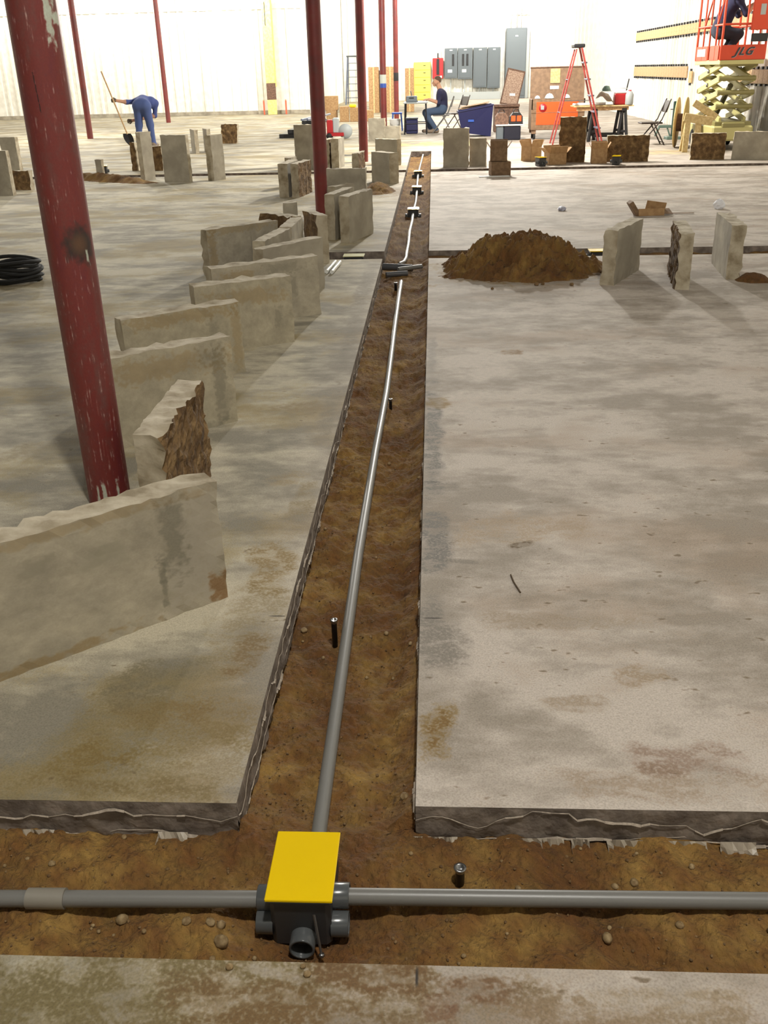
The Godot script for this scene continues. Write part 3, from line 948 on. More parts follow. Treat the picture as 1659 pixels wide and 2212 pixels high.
func trenches() -> void:
	var zs := span(-1.645, -4.2, 0.011) + span(-4.22, -8.9, 0.03) + span(-9.0, -20.4, 0.08)
	soil(span(-0.47, -0.02, 0.011), zs, "brown sandy soil in the long narrow trench between the slabs")
	soil(span(-3.0, -1.15, 0.06) + span(-1.13, 0.95, 0.0095) + span(1.0, 3.0, 0.06), span(-1.19, -1.66, 0.0095), "brown sandy soil in the trench across the foreground")
	soil(span(-0.03, 6.4, 0.06), span(-8.38, -8.84, 0.04), "brown soil in the cross trench behind the soil mound")
	soil(span(-1.05, -0.46, 0.04), span(-8.38, -8.84, 0.04), "brown soil in the cross trench left of the long trench")
	soil(span(-0.03, 6.4, 0.10), span(-16.05, -16.55, 0.06), "brown soil in the far trench before the brown blocks and cartons")
	soil(span(-9.0, -0.46, 0.10), span(-16.05, -16.55, 0.06), "brown soil in the far trench along the upright grey blocks")
	# pebbles that can be picked out
	var meshes := []
	for v in 4:
		var st := sm()
		st.set_smooth_group(6)
		var P := []
		for i in 7:
			var row := []
			for j in 9:
				var th := PI * i / 6.0
				var ph := TAU * j / 9.0
				var d := Vector3(sin(th) * cos(ph), cos(th) * 0.75, sin(th) * sin(ph) * 0.85)
				row.append(d * (1.0 + 0.22 * n_blk.get_noise_3dv(d * 9.0 + Vector3(v * 20.0, 0, 0))))
			P.append(row)
		for i in 6:
			for j in 9:
				quad(st, P[i][j], P[i][(j + 1) % 9], P[i + 1][(j + 1) % 9], P[i + 1][j])
		meshes.append(done(st))
	var peb := [[-0.85, -1.53, 0.009], [-0.96, -1.53, 0.005], [-0.65, -1.39, 0.014], [-0.69, -1.36, 0.005], [-0.66, -1.36, 0.004], [-0.59, -1.35, 0.006], [-0.51, -1.38, 0.011], [-0.46, -1.38, 0.011], [-0.44, -1.385, 0.011], [-0.43, -1.34, 0.017], [-0.44, -1.30, 0.007], [-0.71, -1.37, 0.004], [-0.36, -1.32, 0.006], [-0.71, -1.38, 0.005], [-0.71, -1.61, 0.007], [-0.91, -1.54, 0.005], [-0.05, -1.57, 0.006], [0.15, -1.56, 0.004], [0.18, -1.48, 0.007], [0.56, -1.55, 0.008], [0.50, -1.40, 0.010], [0.36, -1.40, 0.006], [0.39, -1.51, 0.009], [0.43, -1.51, 0.011], [0.06, -1.32, 0.006], [0.35, -1.37, 0.013], [0.15, -1.38, 0.004], [0.49, -1.53, 0.004], [0.45, -1.59, 0.005], [0.33, -1.61, 0.005], [0.68, -1.39, 0.010], [0.05, -1.30, 0.004], [-0.07, -1.76, 0.012], [-0.15, -2.56, 0.009], [-0.34, -2.43, 0.007], [-0.42, -2.55, 0.005], [-0.20, -2.55, 0.005], [-0.42, -2.59, 0.012], [-0.21, -3.05, 0.006], [-0.08, -2.94, 0.004], [-0.20, -3.96, 0.009], [-0.06, -3.68, 0.009], [-0.20, -3.33, 0.005], [-0.07, -2.47, 0.008], [-0.20, -2.34, 0.006], [-0.12, -2.33, 0.006], [-0.42, -3.27, 0.007]]
	for i in peb.size():
		var p: Array = peb[i]
		var o := obj("pebble", meshes[i % 4], M.pebble)
		var front: bool = p[1] > -1.66
		o.position = Vector3(p[0], soil_y(p[0], p[1]) + p[2] * 0.4, p[1])
		o.scale = Vector3.ONE * p[2]
		o.rotation.y = i * 1.7
		tag(o, "small rounded tan pebble lying on the soil of the foreground trench" if front else "small rounded tan pebble lying on the soil of the long trench", "pebble", "pebbles on the foreground trench soil" if front else "pebbles on the long trench soil")
	for p in [[-0.377, -1.203, 0.008], [-0.241, -1.209, 0.006], [-0.231, -1.192, 0.008]]:
		var o := obj("pebble", meshes[1], M.pebble)
		o.position = Vector3(p[0], p[2] * 0.5, p[1])
		o.scale = Vector3.ONE * p[2]
		tag(o, "small pale pebble on the stained slab in front of the yellow lidded box", "pebble", "pebbles on the near slab")
	# crumbs of soil too many to count
	for part in [["long trench", -0.43, -0.06, -1.7, -6.0, 900], ["foreground trench", -1.05, 0.9, -1.25, -1.60, 900]]:
		var mm := MultiMesh.new()
		mm.transform_format = MultiMesh.TRANSFORM_3D
		mm.mesh = meshes[2]
		mm.instance_count = part[5]
		for i in part[5]:
			var x := rng.randf_range(part[1], part[2])
			var f := rng.randf()
			var z: float = lerpf(part[3], part[4], f * f if part[4] < -3.0 else f)
			var r := 0.0012 + 0.0035 * pow(rng.randf(), 3.0)
			mm.set_instance_transform(i, Transform3D(Basis.from_euler(Vector3(rng.randf() * 6.0, rng.randf() * 6.0, 0)).scaled(Vector3.ONE * r), Vector3(x, soil_y(x, z) + r * 0.4, z)))
		var o := MultiMeshInstance3D.new()
		o.multimesh = mm
		o.material_override = M.clod
		o.name = numbered("soil_crumbs")
		add_child(o)
		tag(o, "loose crumbs of soil and grit in the " + part[0], "soil", "", "stuff")
	# torn film from under the slab, poking out below the sawn edge on the right
	for s in [[-0.02, 0.06], [0.03, 0.05], [0.20, 0.09], [0.27, 0.05], [0.33, 0.04], [0.43, 0.08], [0.56, 0.10], [0.68, 0.08], [-0.60, 0.07], [-0.92, 0.08]]:
		var st := sm()
		var prev := []
		for i in 9:
			var u: float = i / 8.0
			var x: float = s[0] + (u - 0.5) * s[1]
			var row := []
			for j in 4:
				var v := j / 3.0
				var nn := n_cut.get_noise_3d(x * 90.0, v * 12.0, s[0] * 50.0)
				var ed := 4.0 * u * (1.0 - u)
				row.append(Vector3(x, -0.080 - v * 0.040 * (0.35 + ed) + nn * 0.014, -1.626 + v * 0.026 + nn * 0.016))
			if i > 0:
				for j in 3: quad(st, prev[j], prev[j + 1], row[j + 1], row[j])
			prev = row
		var o := obj("film_scrap", done(st), M.film)
		tag(o, "scrap of torn pale plastic film poking out under the sawn slab edge", "plastic", "torn film under the slab edge")

func trench_gear() -> void:
	var mid := -0.270
	floor_box(mid, 0.003, -1.455, 0.0, "grey plastic floor box with clean yellow cover in the foreground trench", [[1, 0, -0.062, 0.022], [-1, 0, -0.062, 0.032], [1, 0, -0.103, 0.058], [-1, 0, -0.100, 0.058], [0, 1, -0.110, 0.004], [0, -1, -0.062, 0.010]])
	conduit("conduit", [Vector3(-0.335, -0.060, -1.420), Vector3(-0.60, -0.0605, -1.414), Vector3(-0.911, -0.061, -1.407), Vector3(-3.0, -0.062, -1.38)], 0.0175, "grey plastic conduit with a coupling, left of the yellow lidded box")
	ptube("coupling", M.pvc_pale, get_node("conduit"), [Vector3(-0.852, -0.0606, -1.4085), Vector3(-0.772, -0.0606, -1.4105)], 0.0215, 20)
	conduit("conduit", [Vector3(-0.200, -0.060, -1.431), Vector3(0.25, -0.060, -1.437), Vector3(0.70, -0.060, -1.443), Vector3(3.0, -0.06, -1.46)], 0.0175, "grey plastic conduit running right from the yellow lidded box")
	var pts := []
	for p in [[-0.258, -1.545], [-0.259, -1.66], [-0.261, -2.18], [-0.265, -2.95], [-0.260, -3.94], [-0.250, -4.80], [-0.254, -5.5], [-0.260, -6.32], [-0.262, -7.0], [-0.262, -7.75]]:
		pts.append(Vector3(p[0], -0.060 - 0.012 * sin((p[1] + 1.5) * 0.9), p[1]))
	conduit("conduit", pts, 0.0175, "long grey plastic conduit down the middle of the trench")
	pts = []
	for p in [[-0.300, -8.46], [-0.262, -8.56], [-0.248, -8.75], [-0.248, -9.06], [-0.244, -9.58], [-0.250, -10.26], [-0.238, -11.05], [-0.240, -11.66]]: pts.append(Vector3(p[0], -0.055, p[1]))
	conduit("conduit", pts, 0.0165, "bent grey conduit leading to the first of three boxes down the trench")
	conduit("conduit", [Vector3(-0.238, -0.055, -11.82), Vector3(-0.225, -0.055, -12.8), Vector3(-0.232, -0.055, -14.0)], 0.0165, "short grey conduit between the first and second box down the trench")
	conduit("conduit", [Vector3(-0.236, -0.055, -14.14), Vector3(-0.240, -0.055, -15.0), Vector3(-0.248, -0.055, -16.25)], 0.0165, "short grey conduit between the second and third box down the trench")
	conduit("conduit", [Vector3(-0.245, -0.055, -16.39), Vector3(-0.235, -0.055, -17.7), Vector3(-0.205, -0.055, -20.2)], 0.0165, "grey conduit from the third box to the trench's far end")
	var hubs := [[1, 0, -0.085, 0.04], [-1, 0, -0.085, 0.04], [0, 1, -0.095, 0.0], [0, -1, -0.062, 0.0]]
	floor_box(-0.240, 0.0, -11.73, 0.0, "grey floor box with shiny cover, first of three down the long trench", hubs, "floor boxes down the trench")
	floor_box(-0.233, 0.0, -14.06, 0.0, "grey floor box with shiny cover, second of three down the long trench", hubs, "floor boxes down the trench")
	floor_box(-0.250, 0.0, -16.31, 0.0, "grey floor box with shiny cover, third of three down the long trench", hubs, "floor boxes down the trench")
	floor_box(-0.715, 0.0, -8.64, 90.0, "floor box with pale cover in the cross trench beside two white pipes", hubs, "", M.pale_lid)
	floor_box(1.478, 0.01, -8.66, 90.0, "floor box with yellow cover in the cross trench beside the soil mound", hubs)
	floor_box(1.78, 0.142, -16.72, 20.0, "loose floor box with yellow cover in front of an open carton", hubs)
	floor_box(3.02, 0.142, -16.70, -15.0, "loose floor box with yellow cover in front of a wide brown block", hubs)
	floor_box(-5.60, 0.142, -16.72, 12.0, "loose floor box with yellow cover beside the soil ridge", hubs)
	# lengths of conduit lying across the trench and on the slab
	var gp := "loose conduit lengths across the trench"
	conduit("conduit_length", [Vector3(-0.436, -0.052, -8.33), Vector3(-0.18, -0.050, -8.25)], 0.030, "thick dark grey conduit length lying across the trench", gp, M.pvc_dark)
	conduit("conduit_length", [Vector3(-0.30, -0.045, -8.16), Vector3(-0.10, -0.045, -8.29)], 0.019, "thin grey conduit length lying across the trench over the thick one", gp)
	conduit("conduit_length", [Vector3(-0.40, -0.070, -8.07), Vector3(-0.22, -0.070, -8.12)], 0.022, "short grey conduit length in the trench before the thick one", gp, M.pvc_dark)
	conduit("white_pipe", [Vector3(-0.872, 0.018, -7.78), Vector3(-0.842, 0.018, -8.21)], 0.0165, "glossy white pipe length lying on the slab, left one of a pair", "white pipe pair on the slab", M.pvc_white)
	conduit("white_pipe", [Vector3(-0.828, 0.018, -7.76), Vector3(-0.800, 0.018, -8.19)], 0.0165, "glossy white pipe length lying on the slab, right one of a pair", "white pipe pair on the slab", M.pvc_white)
	# steel stakes driven beside the conduit
	for s in [[0.057, -1.502, -0.045, 0.010, "short steel stake with a flared top behind the cross conduit"], [-0.312, -2.52, -0.058, 0.009, "short steel stake with a dark foot beside the long conduit"], [-0.222, -4.67, -0.045, 0.008, "small steel stake right of the long conduit"], [-0.300, -7.55, -0.03, 0.011, "small steel stake left of the conduit near the crossing pipes"]]:
		var t := thing("steel_stake", s[4], "stake", Vector3(s[0], soil_y(s[0], s[1]) - 0.02, s[1]))
		var hh: float = s[2] - t.position.y
		plathe("shank", M.dark_steel, t, [Vector2(0.0, 0.0), Vector2(s[3], 0.0), Vector2(s[3], hh)], 16)
		plathe("flared_top", M.steel, t, [Vector2(s[3], hh - 0.012), Vector2(s[3] * 1.35, hh - 0.002), Vector2(s[3] * 1.38, hh), Vector2(s[3] * 0.75, hh + 0.001), Vector2(s[3] * 0.7, hh - 0.025), Vector2(0.0, hh - 0.025)], 16)
	var rod := thing("anchor_rod", "thin steel rod leaning against the front of the yellow lidded box", "rod", Vector3(-0.228, -0.118, -1.333))
	ptube("shank", M.steel, rod, [Vector3(0.004, 0.0, 0.006), Vector3(-0.012, 0.082, -0.028)], 0.0028, 10)
	plathe("nut", M.steel, rod, [Vector2(0.0, 0.0), Vector2(0.006, 0.0), Vector2(0.006, 0.006), Vector2(0.0, 0.006)], 6, along(Vector3(0.004, 0.004, 0.006), Vector3(-0.012, 0.082, -0.028)))

func columns() -> void:
	var a := thing("steel_column", "thick scratched red steel pipe column behind the nearest concrete block", "column", Vector3(-1.262, 0, -3.30), 0, "red steel columns")
	var cst := sm()
	cst.set_smooth_group(8)
	for i in 8:
		for j in 40:
			for k in [[0, 0], [1, 1], [1, 0], [0, 0], [0, 1], [1, 1]]:
				var u: float = (j + k[0]) / 40.0
				var y: float = 2.2 * (i + k[1]) / 8.0
				cst.set_uv(Vector2(u, 1.0 - y / 2.2))
				cst.add_vertex(Vector3(cos(u * TAU) * 0.079, y, sin(u * TAU) * 0.079))
	obj("painted_shaft", done(cst), column_paint(), a)
	var upper := sm()
	tube(upper, [Vector3(0, 2.2, 0), Vector3(0, 8.0, 0)], 0.079, 40, false)
	obj("upper_shaft", done(upper), M.red_paint, a)
	column("steel_column", -1.262, -11.15, 0.079, "dark red steel column between the stood blocks, conduit strapped to it", M.red_paint)
	column("steel_column", -1.262, -18.2, 0.079, "dark red steel column beside a tall narrow brown block", M.red_paint)
	var d := column("steel_column", -1.262, -26.0, 0.079, "red steel column with a blue tape band near the seated person", M.red_paint)
	band(d, 0.080, 1.10, 1.20, M.blue_tape, "tape_band")
	band(d, 0.080, 1.20, 1.40, M.primer, "bare_band")
	var e := column("steel_column", -1.20, -33.4, 0.079, "red steel column with a black tape band beside tan cartons", M.red_paint)
	band(e, 0.080, 1.18, 1.42, M.black, "tape_band")
	column("steel_column", -9.25, -26.9, 0.079, "slim red steel column left of the bending person", M.red_paint)
	column("steel_column", -9.30, -35.4, 0.079, "slim red steel column right of the bending person, close to the wall", M.red_paint)
	var g := thing("riser_conduit", "white downpipe with a dark cable at the corner of the white walls", "pipe", Vector3(-4.62, 0, -40.9))
	ptube("pipe", M.pvc_white, g, [Vector3(0, 0, 0), Vector3(0, 7.9, 0)], 0.05, 12)
	ptube("cable", M.dark_steel, g, [Vector3(0.12, 0, 0), Vector3(0.12, 7.9, 0)], 0.02, 8)

# paint, torch mark, bare primer and scratches of the nearest column: u is the angle from +x, v the height up to 2.2 m
func column_paint() -> StandardMaterial3D:
	var w := 320
	var h := 1024
	var a := noise(401, 0.016, 5).get_image(w, h / 4, false, false, false)
	a.resize(w, h, Image.INTERPOLATE_CUBIC)
	var b := noise(402, 0.055, 5).get_image(w, h, false, false, false)
	var c := noise(403, 0.2, 3).get_image(w, h, false, false, false)
	var s := noise(404, 0.14, 3).get_image(w, h / 12, false, false, false)
	s.resize(w, h, Image.INTERPOLATE_CUBIC)
	for im in [a, b, c, s]: im.convert(Image.FORMAT_L8)
	var da := a.get_data()
	var db := b.get_data()
	var dc := c.get_data()
	var ds := s.get_data()
	var out := PackedByteArray()
	out.resize(w * h * 3)
	for y in h:
		var ht := 2.2 * (1.0 - (y + 0.5) / h)
		for x in w:
			var i := y * w + x
			var an := 360.0 * (x + 0.5) / w
			var A := da[i] / 255.0 - 0.5
			var B := db[i] / 255.0 - 0.5
			var G := dc[i] / 255.0 - 0.5
			var S := ds[i] / 255.0
			var col := Color(0.43, 0.165, 0.15).lerp(Color(0.39, 0.25, 0.235), clampf(A * 2.6 + B * 1.2 + 0.12, 0.0, 1.0) * 0.8)
			col = col.lerp(Color(0.36, 0.14, 0.20), clampf(-A * 2.5 + B - 0.15, 0.0, 1.0) * 0.6)
			# pale vertical scratches, thickest near the foot
			var sc := clampf((S - 0.70 + B * 0.25 + clampf(0.55 - ht, 0.0, 1.0) * 0.14) * 9.0, 0.0, 1.0) * (0.35 + clampf(B * 3.0, 0.0, 0.6))
			col = col.lerp(Color(0.66, 0.56, 0.53), sc)
			# torch mark
			var dx := wrapf(an - 45.0, -180.0, 180.0) / 50.0
			var dy := (ht - 0.985) / 0.078
			var e := 1.0 - sqrt(dx * dx + dy * dy) + A * 0.5 + B * 0.5
			col = col.lerp(Color(0.17, 0.14, 0.13).lerp(Color(0.34, 0.25, 0.17), clampf(1.0 - dx * dx * 3.0 - dy * dy * 3.0, 0.0, 1.0)), clampf(e * 2.2, 0.0, 1.0) * 0.9)
			# bare primer
			for p in [[34.0, 1.70, 13.0, 0.12], [30.0, 1.92, 16.0, 0.25], [12.0, 1.67, 14.0, 0.022], [28.0, 0.945, 4.0, 0.022], [82.0, 0.06, 7.0, 0.05], [100.0, 0.05, 4.0, 0.06], [44.0, 0.05, 5.0, 0.07]]:
				var px: float = wrapf(an - p[0], -180.0, 180.0) / p[2]
				var py: float = (ht - p[1]) / p[3]
				var q := 1.0 - maxf(absf(px), absf(py)) + B * 1.0 + A * 0.6
				if q > 0.0: col = col.lerp(Color(0.72, 0.76, 0.70), clampf(q * 3.0, 0.0, 1.0) * 0.9)
			# a black pencil line
			var ln := absf(wrapf(an - 88.0 - (ht - 1.45) * 40.0, -180.0, 180.0))
			if ln < 1.0 and ht > 1.40 and ht < 1.52: col = Color(0.16, 0.08, 0.08)
			var f := 1.0 + G * 0.12
			out[i * 3] = int(clampf(col.r * f, 0, 1) * 255)
			out[i * 3 + 1] = int(clampf(col.g * f, 0, 1) * 255)
			out[i * 3 + 2] = int(clampf(col.b * f, 0, 1) * 255)
	var m := mat(Color.WHITE, 0.5)
	m.albedo_texture = ImageTexture.create_from_image(Image.create_from_data(w, h, false, Image.FORMAT_RGB8, out))
	return m

func band(col: Node3D, r: float, y0: float, y1: float, m: Material, called: String) -> void:
	plathe(called, m, col, [Vector2(r, y0), Vector2(r + 0.001, y0 + 0.01), Vector2(r + 0.001, y1 - 0.01), Vector2(r, y1)], 28)

func blocks() -> void:
	var wet := Color(0.44, 0.42, 0.36)
	var pale := Color(0.60, 0.57, 0.52)
	var ochre := Color(0.50, 0.41, 0.26)
	var rust := Color(0.45, 0.31, 0.16)
	var f1 := face_mat(201, 0.45, [[0.10, 0.5, 0.11, 0.6, pale, 0.7], [0.155, 0.33, 0.05, 0.33, wet, 0.9], [0.20, 0.72, 0.012, 0.22, wet, 0.9], [0.02, 0.88, 0.035, 0.16, rust, 0.95], [0.55, 0.25, 0.06, 0.08, wet, 0.5], [0.62, 0.97, 0.3, 0.06, ochre, 0.8], [0.36, 0.3, 0.07, 0.10, Color(0.52, 0.50, 0.43), 0.6], [0.5, 0.03, 0.5, 0.05, ochre, 0.5]])
	var f2 := face_mat(211, 0.7, [[0.10, 0.5, 0.05, 0.62, wet, 0.75], [0.17, 0.18, 0.08, 0.12, wet, 0.7], [0.45, 0.2, 0.4, 0.14, ochre, 0.55], [0.3, 0.97, 0.3, 0.05, wet, 0.6]])
	var f3 := face_mat(221, 0.75, [[0.25, 0.35, 0.06, 0.22, wet, 0.6], [0.5, 0.08, 0.5, 0.10, ochre, 0.6], [0.05, 0.5, 0.05, 0.6, ochre, 0.5]])
	var f4 := face_mat(231, 0.7, [[0.16, 0.62, 0.05, 0.18, wet, 0.65], [0.5, 0.22, 0.45, 0.12, ochre, 0.55]])
	var f5 := face_mat(241, 0.5, [[0.25, 0.45, 0.035, 0.20, wet, 0.6], [0.35, 0.12, 0.2, 0.10, wet, 0.6], [0.75, 0.2, 0.2, 0.12, ochre, 0.6]])
	var f6 := face_mat(251, 0.35, [[0.06, 0.5, 0.06, 0.6, ochre, 0.6], [0.5, 0.06, 0.5, 0.09, ochre, 0.5], [0.6, 0.6, 0.01, 0.5, wet, 0.5]])
	var g := "cut-out concrete blocks stood on the slab"
	block(-0.65, -2.56, -139, 1.02, 0.40, -1, "large pale concrete block with a wet grey patch, in front of the thick red column", f1, "back", 0.1, g, 0.0, 0.0, 0.03)
	block(-0.915, -2.94, 90, 0.62, 0.405, 1, "short concrete block with a rough brown broken face, end-on beside the thick red column", null, "front", 0.1, g, 0.0, 0.0, 0.022)
	block(-0.93, -4.21, -142, 0.72, 0.41, -1, "beige concrete block with a grey border, first of the row behind the broken brown block", f2, "back", 0.1, g, 0.0, 0.0, 0.04)
	block(-1.04, -5.02, -143, 0.66, 0.39, -1, "beige concrete block, second of the row behind the broken brown block", f3)
	block(-0.85, -5.66, -150, 0.60, 0.40, -1, "beige concrete block, third of the row, with a small dark spot", f4)
	block(-0.77, -6.38, -146, 0.76, 0.39, -1, "beige concrete block, fourth of the row, beside two white pipes", f5)
	block(-1.82, -7.72, 44, 0.70, 0.37, 1, "greenish grey concrete block at the back of the beige row, facing the trench", f6)
	block(-1.52, -8.46, -40, 0.44, 0.40, 1, "brown-faced concrete block half hidden behind the greenish grey block", null, "front")
	block(-1.215, -6.95, 80, 0.60, 0.40, 1, "narrow concrete block with a pale end, leading to the small upright stub", null, "")
	block(-1.115, -7.60, 88, 0.55, 0.40, 1, "concrete block behind the narrow pale-ended block", null, "")
	block(-1.20, -6.72, 53, 0.62, 0.38, 1, "concrete block end-on right behind the fourth beige block", null, "")
	block(-1.40, -9.10, 8, 0.13, 0.40, 1, "small upright concrete stub beyond the brown-faced block", null, "back", 0.12)
	block(-0.985, -8.22, 118, 0.32, 0.40, -1, "small concrete block with a brown side and pale end, beside the dark red column", null, "front", 0.1)
	block(-0.72, -10.57, 178, 0.42, 0.56, -1, "tall grey concrete block at the back of the cluster beside the dark red column", null, "back")
	block(-0.80, -9.28, 72, 0.62, 0.43, 1, "pale jagged concrete block end-on at the front of the cluster by the column", null, "")
	block(-0.955, -9.46, 76, 0.60, 0.43, 1, "pale concrete block end-on in the middle of the cluster by the column", null, "")
	block(-1.0, -10.12, 60, 0.34, 0.43, 1, "grey concrete block with slanting top edge inside the cluster by the column", null, "")
	block(-1.765, -12.96, 81, 0.62, 0.42, 1, "concrete block with brown side, right one of a pair left of the dark red column", null, "front")
	block(-1.91, -13.0, 84, 0.60, 0.42, 1, "grey concrete block, left one of a pair left of the dark red column", null, "", 0.13)
	block(-2.02, -14.2, 84, 0.30, 0.40, 1, "concrete block behind the pair left of the dark red column", null, "")
	block(-3.40, -15.29, 62, 0.28, 0.66, 1, "slim upright concrete block with a pale left edge, alone on the bare floor", null, "", 0.12)
	block(-3.75, -15.15, 168, 0.42, 0.68, -1, "wide upright grey concrete block beside the slim upright ones", null, "")
	block(-4.56, -15.55, 62, 0.24, 0.71, 1, "slim upright concrete block with a pale edge in front of the bending person", null, "", 0.09)
	block(-4.69, -17.16, 172, 0.40, 0.40, -1, "dark brown soiled block between two upright grey blocks", null, "front")
	block(-5.17, -17.25, 172, 0.10, 0.46, -1, "narrow dark brown block beside the slim upright block in front of the bending person", null, "front")
	block(-4.67, -23.80, 172, 0.40, 0.43, -1, "square brown soiled block alone far out on the pale floor", null, "front", 0.1, g, -0.12)
	block(-4.90, -20.90, 112, 0.55, 0.46, 1, "narrow brown-edged block beside the square brown block, front one", null, "front", 0.08)
	block(-4.68, -21.1, 112, 0.50, 0.46, 1, "narrow pale block beside the square brown block, rear one", null, "front", 0.08)
	block(-5.97, -13.77, 176, 0.60, 0.60, -1, "upright grey concrete block left of the thick red column, far behind it", null, "")
	block(-7.35, -17.44, 172, 0.30, 0.58, -1, "pale upright block behind the grey block left of the thick red column", null, "")
	block(-5.98, -14.47, 172, 0.36, 0.27, -1, "low dark brown block beside the grey block left of the thick red column", null, "front")
	block(-5.35, -15.9, 176, 0.10, 0.30, -1, "small pinkish block right of the thick red column, far behind it", null, "")
	block(-1.94, -16.96, 171, 0.42, 0.70, -1, "tall grey concrete slab standing behind the dark red column", null, "back")
	block(-1.60, -16.95, 84, 0.50, 0.47, 1, "upright grey block, right one of a pair past the dark red column", null, "", 0.13)
	block(-1.76, -17.00, 86, 0.50, 0.46, 1, "upright dark block, left one of a pair past the dark red column", null, "front", 0.08)
	block(-1.10, -14.72, 82, 0.45, 0.40, 1, "small block with a dark side just left of the second dark red column", null, "front", 0.1)
	block(-1.34, -19.46, 84, 0.40, 0.72, 1, "tall narrow brown block against the second dark red column", null, "front")
	block(-1.13, -23.39, 160, 0.40, 0.50, -1, "grey upright block right behind the second dark red column", null, "back")
	block(-0.71, -21.56, 170, 0.34, 0.42, -1, "small beige block right of the second dark red column", null, "")
	block(-0.62, -17.3, 140, 0.52, 0.42, -1, "brown-grey block leaning behind the purple grey block beside the trench", null, "")
	block(-0.63, -14.40, 128, 0.46, 0.42, -1, "purple grey block with a dark stain beside the trench's far part", null, "", 0.16)
	block(0.58, -16.72, 171, 0.42, 0.61, -1, "upright smooth grey block just right of the trench's far end", null, "back")
	block(0.88, -16.85, 171, 0.28, 0.44, -1, "smaller smooth grey block between the upright grey block and the cartons", null, "back")
	block(2.57, -17.20, 170, 0.44, 0.72, -1, "tall brown soiled block in front of the job box", null, "front")
	block(3.63, -17.15, 175, 0.70, 0.42, -1, "wide low brown soiled block in front of the work table", null, "front")
	block(4.92, -17.25, 175, 0.56, 0.42, -1, "brown soiled block in front of the scissor lift", null, "front")
	block(5.66, -17.00, 166, 0.66, 0.44, -1, "wide pale block in front of the scissor lift, beside the brown one", null, "back")
	block(1.35, -7.18, 63, 0.66, 0.40, 1, "clean cut concrete block with a shaded side, nearest the soil mound", null, "back")
	block(1.76, -7.01, 82, 0.62, 0.40, -1, "broken brown concrete block in the middle of three right of the mound", null, "front", 0.1, g, 0.0, 0.0, 0.03)
	block(2.22, -7.35, 84, 0.70, 0.40, -1, "pale concrete block, farthest of three from the soil mound", null, "back")

